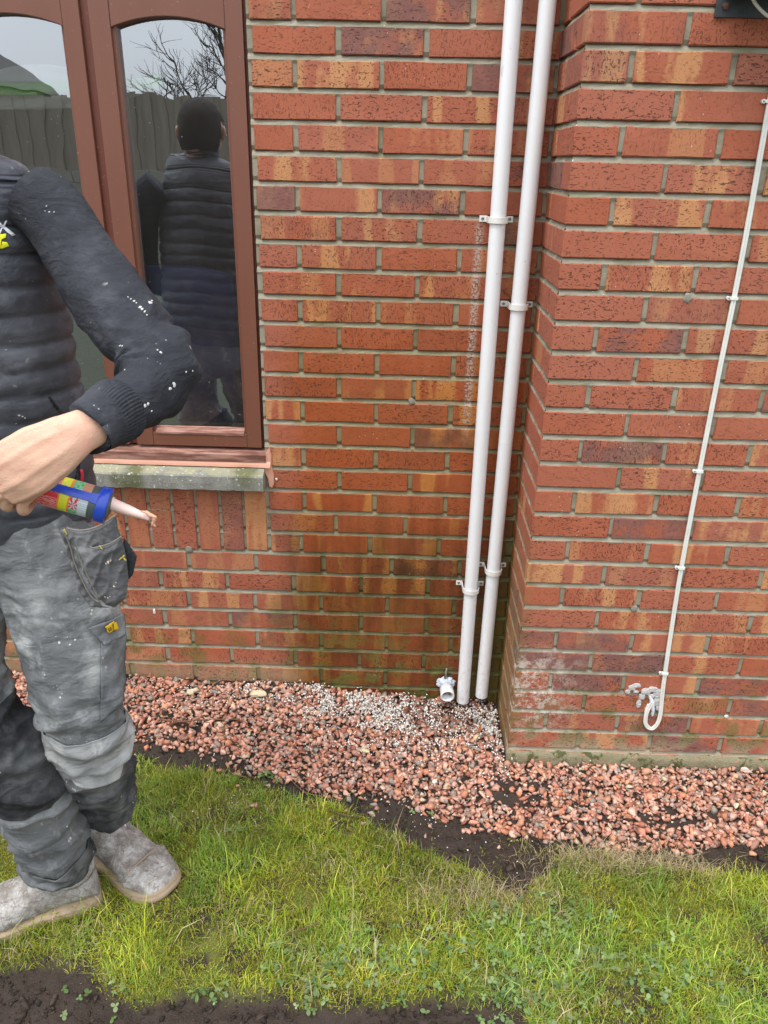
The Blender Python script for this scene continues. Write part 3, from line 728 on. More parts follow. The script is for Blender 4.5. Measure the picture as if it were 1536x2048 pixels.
V, Fc = tube_vf([(-.003, .045, .05), (-.003, .036, .075), (0, .046, .100)], [.006, .0055, .004], 10); mesh('bolt', V, Fc, M_SCREW, t, True)
V, Fc = tube_vf([(-.012, -.004, .040), (.014, -.006, .026)], .004, 8, 1); mesh('wire_end', V, Fc, M_SCREW, t, True)
V, Fc = tube_vf([(-.012, -.004, .026), (.010, -.008, .034)], .003, 8, 1); mesh('wire_end', V, Fc, M_SCREW, t, True)

# ------------------------------------------------------------------ cable on the projecting wall
cab = tag(empty('twin_cable', (1.105, -DP, .096)), 'white twin cable clipped down the projecting wall with curled lower end', 'cable')
def W2L(p): return Vector(p)-cab.location
path = [(1.098, 2.35), (1.100, 2.0), (1.101, 1.828), (1.106, 1.613), (1.108, 1.421), (1.107, 1.2), (1.1075, .966), (1.1105, .672), (1.118, .45), (1.1245, .31), (1.128, .249), (1.133, .19), (1.1355, .150), (1.132, .120), (1.120, .101), (1.107, .104), (1.096, .119), (1.0925, .140), (1.093, .165), (1.098, .185), (1.104, .205)]
yy = -DP-.006
V1 = tube_vf([W2L((x-.0030, yy, z)) for x, z in path], .0036, 10, 5); 
V2 = tube_vf([W2L((x+.0030, yy, z)) for x, z in path], .0036, 10, 5)
P3 = []
for i, (x, z) in enumerate(path):  # offset along normal so the twin stays side by side round the loop
    a = path[max(i-1, 0)]; b = path[min(i+1, len(path)-1)]; dx, dz = b[0]-a[0], b[1]-a[1]; L = math.hypot(dx, dz); P3.append((-dz/L, dx/L))
V1 = tube_vf([W2L((x+n[0]*.0030, yy, z+n[1]*.0030)) for (x, z), n in zip(path, P3)], .0036, 10, 5)
V2 = tube_vf([W2L((x-n[0]*.0030, yy, z-n[1]*.0030)) for (x, z), n in zip(path, P3)], .0036, 10, 5)
V, Fc = join_vf(V1, V2); mesh('sheath', V, Fc, M_CABLE, cab, True)
for z, x in ((1.421, 1.108), (.966, 1.1075), (.672, 1.1105), (.31, 1.1245), (1.85, 1.1)):
    q = W2L((x, yy, z)); V = []; Fc = []
    pr = [(-.0095, .006), (-.009, -.0045), (0, -.0062), (.009, -.0045), (.0095, .006)]
    for px_, py_ in pr:
        for zz in (-.0035, .0035): V.append((q.x+px_, q.y+py_, q.z+zz))
    for i in range(4): Fc.append((i*2, i*2+1, i*2+3, i*2+2))
    for s in (0, 1): Fc.append(tuple(i*2+s for i in range(5)))
    vf = lathe((q.x-.0135, q.y+.006, q.z), (q.x-.0135, q.y-.01, q.z), [(0, .0045), (.009, .0045), (.009, .0001)], 14)
    V, Fc = join_vf((V, Fc), vf); cl = mesh('clip', V, Fc, M_CLIP, cab)
    vf = lathe((q.x-.0135, q.y-.003, q.z), (q.x-.0135, q.y-.01, q.z), [(0, .0022), (.0012, .0018), (.0014, .0001)], 10); mesh('nail', vf[0], vf[1], M_SCREW, cl)
# clear silicone mess round the hole
M_SIL = M('clear_silicone', .18, .5); M_SIL.b.inputs['Base Color'].default_value = (.66, .65, .64, 1); M_SIL.b.inputs['Transmission Weight'].default_value = .35; M_SIL.b.inputs['IOR'].default_value = 1.2
_p = M_SIL.pos(); M_SIL = M_SIL.fin(None, None, M_SIL.bump(M_SIL.noise(_p, 120, 3), .6, .003))
M_SIL2 = flat('milky_sealant', (.62, .66, .72), .3, .5, .1, 90, .4)
sil = tag(empty('silicone_patch', (1.09, -DP-.001, .21)), 'greyish clear silicone smeared round the cable hole low on the wall', 'silicone')
def blobtube(pts, rad, mat, name, flatk=.35):
    pts = [at(u, v, -DP-.003)-sil.location for u, v in pts]
    V, Fc = tube_vf(pts, rad, 14, 6); V = [np.array((v[0]+.0025*mn.noise(Vector(v)*180), v[1]*1., v[2]+.0025*mn.noise(Vector(v)*160+Vector((9, 0, 0))))) for v in V]
    V = [np.array((v[0], -.002+(v[1]+.002)*flatk-.0015*abs(mn.noise(Vector(v)*90)), v[2])) for v in V]
    return mesh(name, V, Fc, mat, sil, True)
def smear(blobs, mat, name):
    L = []
    for k, (u, v, ru, rv) in enumerate(blobs):
        c = at(u, v, -DP-.003)-sil.location; bm = bmesh.new(); bmesh.ops.create_icosphere(bm, subdivisions=3, radius=1)
        V = []
        for q in bm.verts:
            g = 1.12+.28*mn.noise(q.co*1.5+Vector((k*3.1, 0, 0))); V.append((c.x+q.co.x*ru*g, q.co.y*.0045*g, c.z+q.co.z*rv*g))
        bm.verts.index_update(); L.append((V, [tuple(x.index for x in f.verts) for f in bm.faces])); bm.free()
    V, Fc = remesh(*join_vf(*L), .0016, 2); V = [Vector((v[0], v[1]-.0014*mn.noise(Vector(v)*210)-.001*mn.noise(Vector(v)*90), v[2])) for v in V]
    return mesh(name, V, Fc, mat, sil, True)
smear([(1278, 1408, .008, .014), (1284, 1394, .010, .012), (1292, 1384, .014, .012), (1306, 1380, .016, .011), (1316, 1388, .013, .016), (1314, 1404, .012, .016), (1318, 1416, .010, .011), (1303, 1393, .010, .008)], M_SIL, 'silicone_smear')
smear([(1256, 1384, .008, .007), (1264, 1376, .011, .010), (1274, 1372, .012, .008), (1272, 1384, .008, .005)], M_SIL, 'silicone_smear')
blobtube([(1300, 1392), (1303, 1402), (1306, 1420), (1304, 1432)], [.003, .007, .006, .0025], M_SIL2, 'white_plug', .8)
blobtube([(1297, 1408), (1293, 1420), (1292, 1432)], [.004, .006, .005], M_CABLE, 'cable_end', .9)

# ------------------------------------------------------------------ bracket at the top right
br = tag(empty('wall_bracket', (1.0, -DP, 2.03)), 'dark steel bracket bolted to projecting wall at top right corner', 'bracket')
def bl(n, x0, x1, y0, y1, z0, z1, m_=M_STEEL, b=.001): o = box(n, x0-1.0, x1-1.0, y0, y1, z0-2.03, z1-2.03, m_, br, b); return o
bl('foot_plate', .947, 1.16, -.006, -.0005, 2.008, 2.05); bl('arm', .965, 1.16, -.16, -.006, 2.045, 2.052); bl('upright_plate', .955, 1.16, -.012, -.006, 2.05, 2.12)
vf = lathe((-.033, -.006, -.002), (-.033, -.02, -.002), [(0, .008), (.005, .0075), (.006, .0001)], 6); mesh('bolt', vf[0], vf[1], flat('rusty_bolt', (.10, .04, .03), .7, .4, .3), br)
vf = lathe((.10, -.006, -.002), (.10, -.02, -.002), [(0, .008), (.005, .0075), (.006, .0001)], 6); mesh('bolt', vf[0], vf[1], bpy.data.materials['rusty_bolt'], br)
cl = tag(empty('cable_loop', (1.03, -DP-.03, 2.1)), 'white cable looping down in front of the dark wall bracket', 'cable')
V, Fc = tube_vf([at(u, v, -DP-.05)-cl.location for u, v in [(1490, -60), (1500, -20), (1508, 2), (1520, 18), (1536, 32), (1560, 42), (1590, 30), (1600, -20)]], .0035, 10, 6); mesh('sheath', V, Fc, M_CABLE, cl, True)
# =====PART2

# ------------------------------------------------------------------ gravel, chips, grass
def stone_protos(n, lo=9, hi=13, flatk=.6):
    out = []
    for i in range(n):
        r = random.Random(i*31+5); bm = bmesh.new()
        for q in range(r.randint(lo, hi)):
            d = Vector((r.gauss(0, 1), r.gauss(0, 1), r.gauss(0, 1))).normalized()*r.uniform(.85, 1.1); bm.verts.new((d.x*1.15, d.y*.85, d.z*flatk))
        bmesh.ops.convex_hull(bm, input=bm.verts[:]); bmesh.ops.delete(bm, geom=[v for v in bm.verts if not v.link_faces], context='VERTS')
        bmesh.ops.triangulate(bm, faces=bm.faces[:]); bm.verts.index_update()
        out.append((np.array([v.co[:] for v in bm.verts]), np.array([[v.index for v in f.verts] for f in bm.faces]))); bm.free()
    return out
PRO = stone_protos(28, 7, 10)
def scatter(name, xyz, size, cols, mat, tilt=.5, pro=PRO):
    V = []; F = []; C = []; o = 0
    N = len(xyz); az = rng.random(N)*6.283; tx = rng.normal(0, tilt, N); ty = rng.normal(0, tilt, N); pi = rng.integers(0, len(pro), N)
    for i in range(N):
        v, f = pro[pi[i]]; ca, sa = math.cos(az[i]), math.sin(az[i]); cx, sx = math.cos(tx[i]), math.sin(tx[i]); cy, sy = math.cos(ty[i]), math.sin(ty[i])
        Rm = np.array([[ca, -sa, 0], [sa, ca, 0], [0, 0, 1]]) @ np.array([[1, 0, 0], [0, cx, -sx], [0, sx, cx]]) @ np.array([[cy, 0, sy], [0, 1, 0], [-sy, 0, cy]])
        V.append((v*size[i]) @ Rm.T+xyz[i]); F.append(f+o); o += len(v); C.append(np.repeat(cols[i][None, :], len(v), 0))
    return fastmesh(name, np.vstack(V), np.vstack(F), mat, 3, col=np.vstack(C))
def tint_mat(name, rough=.8, sc=200, amt=.35, bump=.5, spec=.35):
    m = M(name, rough, spec); a = m.n('VertexColor', layer_name='tint'); p = m.pos(); n = m.noise(p, sc, 4, .6)
    lo = 1-amt; c = m.mix(1., a.outputs[0], m.mix(n, (lo, lo, lo), (1+amt, 1+amt, 1+amt)), 'MULTIPLY')
    return m.fin(c, None, m.bump(n, bump, .002))
M_STONE = tint_mat('gravel_stone')
PALC = np.array([(.54, .26, .18), (.48, .21, .14), (.60, .33, .24), (.38, .15, .10), (.52, .31, .23), (.34, .18, .13), (.62, .38, .28), (.42, .29, .23), (.50, .21, .12), (.56, .28, .17)])
def gravel_pts(step, j, layer):
    xs = np.arange(-1.3, 2.0, step); ys = np.arange(-.68, -.004, step); X, Y = np.meshgrid(xs, ys); X = X.ravel()+rng.normal(0, j, X.size); Y = Y.ravel()+rng.normal(0, j, Y.size)
    ok = ~((X > XC-.012) & (Y > -DP-.012)) & (Y < -.012)
    e = (fbm(X, Y, 10, 4)-.5)*.10
    d = Y-ygrav(X)+e
    ok &= rng.random(X.size) < sst(-.03, .015, d)*.98+.02*(d > -.12)
    # bare earthy patches in the gravel
    dirt = sst(.72, .80, fbm(X+5, Y, 7, 3))*sst(.17, .05, np.abs(Y-ygrav(X)-.06))
    ok &= rng.random(X.size) > dirt*.8
    ok &= ~((np.hypot((X-.69)/.11, (Y+.44)/.06) < 1) & (rng.random(X.size) < .75))
    return X[ok], Y[ok]
P = []; Sz = []
for L, (st, zo) in enumerate([(.0160, -.002), (.0160, .007), (.0190, .013)]):
    x, y = gravel_pts(st, .006, L); n = len(x)
    s = np.clip(rng.lognormal(math.log(.0102), .33, n), .0045, .020); P.append(np.c_[x, y, gz(x, y)+zo+rng.normal(0, .002, n)]); Sz.append(s)
P = np.vstack(P); Sz = np.concatenate(Sz)
cc = PALC[rng.integers(0, len(PALC), len(P))]*(rng.normal(1, .14, (len(P), 1)))
gr_ = rng.random(len(P)); cc[gr_ < .06] = (.28, .24, .20); cc[(gr_ > .06) & (gr_ < .085)] = (.55, .45, .30)
darkg = sst(.60, .2, np.hypot((P[:, 0]-.45)/.5, (P[:, 1]+.10)/.22)); cc = cc*(1-.35*darkg[:, None]); cc = np.clip(cc, .02, .9)  # stones darker in an ellipse at the foot of the recessed wall
tag(scatter('gravel', P, Sz, cc, M_STONE), kind='stuff')
# white render chips
def chips(n, cx, cy, sx, sy, s0, s1):
    x = rng.normal(cx, sx, n); y = rng.normal(cy, sy, n); return x, y, rng.uniform(s0, s1, n)
LL = [chips(750, .10, -.07, .17, .04, .002, .006), chips(750, .33, -.12, .15, .07, .002, .006), chips(900, .12, -.10, .13, .05, .0022, .0055), chips(900, .30, -.22, .13, .055, .0022, .0055), chips(650, .22, -.13, .16, .07, .002, .005), chips(500, .57, -.09, .06, .04, .002, .005),
      chips(420, .645, -.20, .025, .10, .002, .006), chips(500, .3, -.32, .4, .14, .0018, .004), chips(260, .3, -.60, .5, .08, .0018, .0038), chips(90, .1, -.75, .5, .14, .0018, .0035), chips(150, -.35, -.12, .12, .06, .0018, .0045)]
x, y, s = [np.concatenate(q) for q in zip(*LL)]
clump = fbm(x, y, 22, 3) > rng.uniform(.36, .56, len(x)); x, y, s = x[clump], y[clump], s[clump]
ok = (y < -.01) & ~((x > XC-.008) & (y > -DP-.008)); x, y, s = x[ok], y[ok], s[ok]; n = len(x)
z = gz(x, y)+np.where(y > ygrav(x)+.02, rng.uniform(.016, .034, n), .004)
cc = np.array([(.82, .79, .72)])*rng.uniform(.7, 1.12, (n, 1))*np.array([[1, 1, 1]])
tag(scatter('white_chips', np.c_[x, y, z], s, cc, tint_mat('chip_white', .7, 300, .15, .3), .9), kind='stuff')
# soil crumbs
n = 34000; x = rng.uniform(-1.2, 1.7, n); y = rng.uniform(-1.5, -.25, n); lm = lawn_mask(x, y); gm = sst(-.02, .05, y-ygrav(x))
ok = (rng.random(n) > lm*1.1) & (rng.random(n) > gm*.9) & ~((x > XC-.02) & (y > -DP-.02)) & (fbm(x, y, 14, 3) > rng.uniform(.3, .6, n)); x, y = x[ok], y[ok]; n = len(x)
cc = np.array([(.036, .025, .018)])*rng.uniform(.5, 1.7, (n, 1))
tag(scatter('soil_crumbs', np.c_[x, y, gz(x, y)+.001], np.clip(rng.lognormal(math.log(.0036), .6, n), .0015, .017), cc, tint_mat('crumb', .9, 200, .3, .5), .9), kind='stuff')

def pt(u, v, z=None):
    """point on the ground seen at this pixel"""
    d = ray(u, v); z = -.03
    for _ in range(6):
        q = CAMP+d*((z-CAMP.z)/d.z); z = float(gz(q.x, q.y))
    return Vector((q.x, q.y, z))
PBIG = stone_protos(6, 16, 24, .6)
def stone(u, v, s, c, label, cat='stone', lift=.012, k=0, sc=(1, 1, 1)):
    q = pt(u, v); vv, ff = PBIG[k % 6]; mt = flat('stone_colour', c, .85, .3, .22, 60, .5)
    bm = bmesh.new(); vs = [bm.verts.new(Vector(a)*s) for a in vv]; [bm.faces.new([vs[i] for i in f]) for f in ff]
    bmesh.ops.bevel(bm, geom=bm.edges[:], offset=s*.06, segments=1, affect='EDGES')
    me = bpy.data.meshes.new('stone'); bm.to_mesh(me); bm.free(); me.materials.append(mt)
    o = bpy.data.objects.new('loose_stone', me); COL.objects.link(o); o.location = (q.x, q.y, q.z+lift); o.rotation_euler = (.2*k, .1*k, k*1.3); o.scale = sc
    return tag(o, label, cat)
stone(515, 1397, .026, (.62, .52, .34), 'large pale cream stone on gravel under the wet part of the wall', lift=.02, k=0, sc=(1.15, .8, .7))
stone(383, 1390, .017, (.55, .48, .32), 'small cream stone on gravel just right of the worker\'s knee', lift=.018, k=1)
stone(730, 1508, .016, (.62, .52, .30), 'yellowish stone in the lower middle of the gravel', lift=.014, k=2)
stone(950, 1484, .013, (.62, .48, .26), 'small yellow stone on gravel near foot of wall corner', lift=.02, k=3)
stone(980, 1474, .017, (.45, .44, .42), 'grey flat stone at the projecting wall\'s corner foot', lift=.02, k=4, sc=(1.2, .7, .5))
stone(1490, 1550, .019, (.62, .50, .42), 'pinkish white stone against the projecting wall at far right', lift=.02, k=5, sc=(1.3, .7, .6))
stone(960, 1462, .022, (.36, .12, .04), 'long rusty brown chip of brick lying near the wall corner', 'brick chip', lift=.022, k=1, sc=(1.5, .5, .45))
stone(792, 1497, .012, (.55, .56, .60), 'small bluish white stone in the middle of the gravel', lift=.016, k=2, sc=(.7, 1.2, .8))
stone(1470, 1618, .011, (.6, .55, .35), 'small pale yellow stone at gravel edge on the right', lift=.014, k=3)
stone(868, 1572, .012, (.62, .58, .52), 'curled white fragment near the gravel\'s lower edge', 'fragment', lift=.016, k=4, sc=(.6, 1.3, .5))
M_TWIG = flat('dry_twig', (.16, .09, .055), .9, .2, .3, 90, .6)
def twig(pts, r, label, lift=.02):
    q = [pt(u, v)+Vector((0, 0, lift+random.uniform(-.003, .006))) for u, v in pts]; o0 = q[0].copy()
    V, Fc = tube_vf([p-o0 for p in q], [r*(1-.5*i/len(q)) for i in range(len(q))], 6, 4); o = mesh('twig', V, Fc, M_TWIG, None, True); o.location = o0; return tag(o, label, 'twig')
twig([(322, 1448), (360, 1452), (410, 1449), (480, 1446)], .0035, 'straight brown twig lying on gravel right of the worker')
twig([(540, 1548), (575, 1560), (610, 1590), (650, 1600)], .0022, 'thin bent twig on the soil at the lawn edge', .01)
twig([(600, 1612), (650, 1622), (700, 1640), (735, 1636)], .002, 'curved dry stalk on the soil above the lawn', .01)
twig([(690, 1592), (720, 1570), (745, 1575)], .0018, 'short pale twig sticking out of the gravel edge', .014)
twig([(590, 1882), (615, 1872), (640, 1863)], .002, 'short straw coloured stick lying on lawn', .03)

# grass
def blades(n, xlo, xhi, ylo, yhi, dens, lmu, wid, colfn, lean=.6, lsd=.35):
    x = rng.uniform(xlo, xhi, n); y = rng.uniform(ylo, yhi, n); k = rng.random(n) < dens(x, y); x, y = x[k], y[k]; n = len(x)
    tuft = fbm(x, y, 30, 3); z = gz(x, y)-.002
    L = lmu*np.exp(rng.normal(0, lsd, n))*(.55+.9*tuft)
    flow = fbm(x+9, y+3, 9, 2)*12.6+rng.normal(0, 1.9, n); ln = np.clip(np.abs(rng.normal(lean, .35, n)), .05, 1.35)
    dx, dy = np.cos(flow), np.sin(flow); wx, wy = -dy, dx; w = wid*rng.uniform(.6, 1.3, n)
    def P(t, side, ww):
        a = ln*t*.9; h = L*t*np.cos(a*.9); r = L*t*np.sin(a)
        return np.c_[x+dx*r+wx*side*ww, y+dy*r+wy*side*ww, z+h]
    V = np.stack([P(0, -1, w), P(0, 1, w), P(.5, -1, w*.8), P(.5, 1, w*.8), P(1, 0, 0*w)], 1).reshape(-1, 3)
    b = np.arange(n)*5; F = np.concatenate([np.c_[b, b+1, b+3], np.c_[b, b+3, b+2], np.c_[b+2, b+3, b+4]])
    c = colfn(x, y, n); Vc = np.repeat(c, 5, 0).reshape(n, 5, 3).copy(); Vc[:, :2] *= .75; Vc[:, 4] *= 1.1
    return V, F, Vc.reshape(-1, 3)
GP = np.array([(.15, .29, .035), (.20, .34, .045), (.28, .40, .06), (.10, .22, .03), (.36, .43, .12), (.22, .28, .04), (.16, .31, .07)])
STRAW = np.array([(.46, .38, .20), (.38, .30, .15), (.52, .44, .26)])
def straw_zone(x, y):
    return np.clip(np.exp(-(((x-.90)/.16)**2+((y+.72)/.045)**2))+.9*np.exp(-(((x-1.08)/.09)**2+((y+.735)/.03)**2))+.5*np.exp(-(((x-.55)/.15)**2+((y+.86)/.05)**2)), 0, 1)
def gcol(x, y, n):
    c = GP[rng.integers(0, len(GP), n)].copy()
    f = fbm(x, y, 7, 4)[:, None]; c = c*(.42+1.3*f)*np.array([1.14, 1.05, .9]); warm = sst(.45, .7, fbm(x+3, y+8, 4, 3))[:, None]; c = c*(1-warm)+c*np.array([1.25, 1.02, .7])*warm
    s = rng.random(n) < .04+.20*sst(.5, .7, fbm(x+6, y+1, 6, 3))+.75*straw_zone(x, y); c[s] = STRAW[rng.integers(0, 3, s.sum())]
    return c
def dens(x, y):
    d = lawn_mask(x, y); thin = sst(.33, .50, fbm(x+2, y+5, 9, 4)); br = np.clip(1-.8*np.exp(-(((x-.55)/.20)**2+((y+.87)/.07)**2))*(.4+1.2*fbm(x, y, 15, 3)), 0, 1)
    right = np.clip(1-.0*x, 0, 1); return d*(.12+.88*thin)*br
M_GRASS = M('grass_blade', .55, .3); a_ = M_GRASS.n('VertexColor', layer_name='tint'); M_GRASS.l(a_.outputs[0], M_GRASS.b.inputs['Base Color'])
tl = M_GRASS.n('BsdfTranslucent'); M_GRASS.l(a_.outputs[0], tl.inputs['Color']); mxs = M_GRASS.n('MixShader'); mxs.inputs[0].default_value = .3
out_ = [q for q in M_GRASS.t.nodes if q.type == 'OUTPUT_MATERIAL'][0]; M_GRASS.l(M_GRASS.b.outputs[0], mxs.inputs[1]); M_GRASS.l(tl.outputs[0], mxs.inputs[2]); M_GRASS.l(mxs.outputs[0], out_.inputs[0]); M_GRASS = M_GRASS.m
L = [blades(165000, -1.0, 1.5, -1.30, -.33, dens, .0175, .00098, gcol, .95, .48), blades(16000, -1.9, 2.3, -2.1, -.30, lambda x, y: dens(x, y)*((x < -1.0) | (x > 1.5) | (y < -1.3)), .03, .0014, gcol)]
L.append(blades(5000, -1.0, 1.5, -1.25, -.33, lambda x, y: dens(x, y)**2, .042, .0013, lambda x, y, n: gcol(x, y, n)*1.25, .9))
L.append(blades(26000, .3, 1.5, -.95, -.6, lambda x, y: straw_zone(x, y)*.9, .032, .0008, lambda x, y, n: STRAW[rng.integers(0, 3, n)]*rng.uniform(.7, 1.1, (n, 1)), 1.1))
o = 0; VV = []; FF = []; CC = []
for v, f, c in L: VV.append(v); FF.append(f+o); CC.append(c); o += len(v)
tag(fastmesh('grass', np.vstack(VV), np.vstack(FF), M_GRASS, 3, col=np.vstack(CC)), kind='stuff')
# moss: dense tiny blades
def mdens(x, y): return .45*lawn_mask(x, y)+np.clip(lawn_mask(x, y)+.25*sst(0, .06, ygrav(x)-y)*(fbm(x, y, 20, 3) > .56)*(y > -.9), 0, 1)*sst(.42, .58, fbm(x+1, y+7, 9, 4))
v, f, c = blades(260000, -1.0, 1.5, -1.3, -.33, mdens, .009, .0010, lambda x, y, n: np.array([(.37, .375, .04)])*rng.uniform(.45, 1.5, (n, 1))*np.array([[1, 1, 1]]), .7)
tag(fastmesh('moss', v, f, M_GRASS, 3, col=c), kind='stuff')
# clover and broad-leaved weeds
LV = np.array([(0, -1, 0), (.55, -.55, .06), (.75, .1, .1), (.45, .75, .05), (0, .95, 0), (-.45, .75, .05), (-.75, .1, .1), (-.55, -.55, .06)]); LF = np.array([(0, 1, 7), (1, 2, 6), (1, 6, 7), (2, 3, 5), (2, 5, 6), (3, 4, 5)])
def leaves(n, pts, s0, s1, cols):
    V = []; F = []; C = []; o = 0
    for (cx, cy, rad, cnt) in pts:
        for i in range(int(cnt*.28)):
            a = random.random()*6.283; r = rad*1.25*math.sqrt(random.random()); x = cx+r*math.cos(a); y = cy+r*math.sin(a)*.8; z = float(gz(x, y))+random.uniform(.004, .022); k = random.choice(cols); k = np.array(k)*random.uniform(.7, 1.25)
            b = random.random()*6.283
            for q in range(3):
                s = random.uniform(s0, s1); t = b+q*2.094; tl = random.uniform(-.5, .5); cs, sn = math.cos(t), math.sin(t)
                v = LV*s; v = v+np.array([0, s*1.0, 0]); zz = v[:, 1]*math.sin(tl)+v[:, 2]; X_ = v[:, 0]*cs-v[:, 1]*sn*math.cos(tl); Y_ = v[:, 0]*sn+v[:, 1]*cs*math.cos(tl)
                V.append(np.c_[X_+x, Y_+y, zz+z]); F.append(LF+o); o += 8; C.append(np.repeat(k[None, :], 8, 0))
    return np.vstack(V), np.vstack(F), np.vstack(C)
wp = []
for (u, v, rad, cnt) in [(640, 1960, .07, 90), (560, 1930, .05, 40), (820, 1955, .09, 110), (900, 1900, .08, 90), (1000, 1880, .10, 120), (1060, 1830, .08, 80), (1120, 1960, .12, 170), (1250, 1990, .12, 150), (1330, 1930, .1, 90), (980, 1990, .08, 90), (760, 1900, .07, 60), (1180, 1870, .09, 70), (1420, 2000, .12, 90), (700, 1945, .06, 60), (1050, 2035, .09, 90), (530, 1560, .05, 30), (470, 1690, .05, 20), (240, 2000, .05, 25), (410, 1990, .04, 25), (150, 2010, .05, 20), (860, 1620, .05, 22)]:
    q = pt(u, v); wp.append((q.x, q.y, rad, cnt))
v, f, c = leaves(0, wp, .0028, .0072, [(.15, .24, .07), (.21, .30, .11), (.26, .34, .15), (.12, .20, .07)])
tag(fastmesh('clover', v, f, M_GRASS, 3, col=c), kind='stuff')
# rosettes: countable broad-leaved plants
def rosette(u, v, rad, nleaf, col, label):
    q = pt(u, v); r_ = random.Random(int(u)); V = []; F = []; C = []; o = 0
    for i in range(nleaf):
        a = i*2.4+r_.uniform(-.2, .2); L = rad*r_.uniform(.65, 1.1); w = L*.28; tl = r_.uniform(.05, .45)
        pr = [(0, .12), (.25, .35), (.5, .8), (.75, 1.), (.92, .7), (1.02, .05)]
        for t, ww in pr:
            for s in (-1, 0, 1):
                X_ = t*L; Z_ = math.sin(tl)*X_*(1-.6*t)+(.002 if s else -.001); V.append((math.cos(a)*X_-math.sin(a)*s*w*ww*.5, math.sin(a)*X_+math.cos(a)*s*w*ww*.5, Z_+.004))
        for k in range(5):
            for s in (0, 1): A = o+k*3+s; F.append((A, A+1, A+4)); F.append((A, A+4, A+3))
        o += 18; C += [np.array(col)*r_.uniform(.75, 1.2)]*18
    ob = fastmesh('weed', np.array(V), np.array(F), M_GRASS, 3, col=np.array(C)); ob.location = q; return tag(ob, label, 'weed')
rosette(535, 1548, .030, 9, (.11, .17, .04), 'small green rosette weed at lawn edge below the gravel')
rosette(630, 1970, .035, 12, (.20, .26, .12), 'pale green rosette weed by the mud at bottom middle')
rosette(395, 1985, .028, 8, (.16, .23, .08), 'small leafy weed at the mud edge below the worker\'s boots')
rosette(480, 1735, .022, 7, (.10, .17, .05), 'little dark green weed in the lawn right of the front boot')
rosette(1000, 1990, .03, 9, (.12, .18, .06), 'leafy weed at the bottom edge right of the mud')

# ------------------------------------------------------------------ person
def cloth(name, c1, c2, dust=(.35, .36, .36), da=.3, rough=.85, paint=.5, dz=None, weave=900, bump=.25, psc=38, wrk=.55):
    m = M(name, rough, .25); p = m.pos(); n = m.noise(p, 9, 5, .6); c = m.mix(n, c1, c2)
    d = m.ramp(m.noise(p, 7, 5, .65), .42, .66); 
    if dz: x, y, z = m.xyz(p); d = m.math('MULTIPLY', d, m.math('MULTIPLY', m.ramp(z, dz[0], dz[1]), m.ramp(z, dz[3], dz[2])))
    sm = m.ramp(m.noise(m.mapv(p, (30, 30, 9)), 1., 5, .7), .52, .72)
    c = m.mix(m.math('MULTIPLY', m.math('MAXIMUM', d, m.math('MULTIPLY', sm, .5)), da), c, dust)
    w1 = m.n('VectorMath', operation='ADD'); cn = m.n('TexNoise'); m.l(p, cn.inputs['Vector']); cn.inputs['Scale'].default_value = 60; sc_ = m.n('VectorMath', operation='SCALE'); m.l(cn.outputs[1], sc_.inputs[0]); sc_.inputs['Scale'].default_value = .02
    m.l(p, w1.inputs[0]); m.l(sc_.outputs[0], w1.inputs[1])
    pz = m.math('MULTIPLY', m.ramp(m.vor(w1.outputs[0], psc), .13, .09), m.ramp(m.noise(p, 8, 2), .60, .66))
    pz2 = m.math('MULTIPLY', m.ramp(m.vor(p, psc*2.6), .14, .10), m.ramp(m.noise(p, 11, 2), .60, .66))
    c = m.mix(m.math('MULTIPLY', m.math('MAXIMUM', pz, pz2), paint), c, (.62, .60, .55))
    r1 = m.math('ABSOLUTE', m.math('SUBTRACT', m.noise(m.mapv(p, (11, 11, 24)), 1., 3, .5, .6), .5)); r2 = m.math('ABSOLUTE', m.math('SUBTRACT', m.noise(m.mapv(p, (34, 30, 52)), 1., 4, .6, .8), .5))
    wr = m.bump(m.math('ADD', m.math('MULTIPLY', r1, -1.), m.math('MULTIPLY', r2, -.35)), wrk, .022)
    return m.fin(c, None, m.bump(m.math('ADD', m.noise(p, weave, 2), m.math('MULTIPLY', m.noise(p, 50, 4), 2.)), bump, .0015, wr))
M_VEST = cloth('vest_nylon', (.046, .048, .058), (.070, .073, .086), (.16, .165, .185), .55, .40, .2, None, 500, .5, wrk=.22)
M_SLEEVE = cloth('hoodie_fabric', (.019, .021, .026), (.034, .036, .043), (.10, .105, .12), .38, .9, .5, None, 1200, .45, wrk=.6)
M_TROUS = cloth('trouser_fabric', (.105, .110, .113), (.17, .175, .178), (.42, .43, .42), .95, .9, .6, (.35, .50, .86, 1.02), 900, .5)
M_DKTR = cloth('dark_trouser_fabric', (.030, .032, .035), (.052, .054, .058), (.24, .245, .245), .6, .9, .9, None, 900, .5, 30)
M_TRIM = cloth('dark_trim', (.012, .012, .014), (.02, .02, .023), (.08, .08, .08), .3, .8, .2)
m = M('skin', .5, .4); p = m.pos(); n = m.noise(p, 30, 4); f = m.noise(p, 260, 3)
c = m.mix(n, (.60, .345, .235), (.66, .41, .29)); c = m.mix(m.ramp(m.noise(p, 18, 2), .55, .7, 0, .5), c, (.62, .27, .20)); c = m.mix(m.math('MULTIPLY', m.ramp(m.vor(p, 30), .05, .03), .7), c, (.55, .10, .08))
m.b.inputs['Subsurface Weight'].default_value = .06; m.b.inputs['Subsurface Radius'].default_value = (.01, .004, .002)
vn_ = m.math('ABSOLUTE', m.math('SUBTRACT', m.noise(m.mapv(p, (22, 22, 30)), 1., 2), .5)); crs = m.vor(p, 420, 'DISTANCE_TO_EDGE')
hb_ = m.math('ADD', m.math('ADD', m.math('MULTIPLY', f, .5), m.math('MULTIPLY', n, 1.5)), m.math('MULTIPLY', crs, .5))
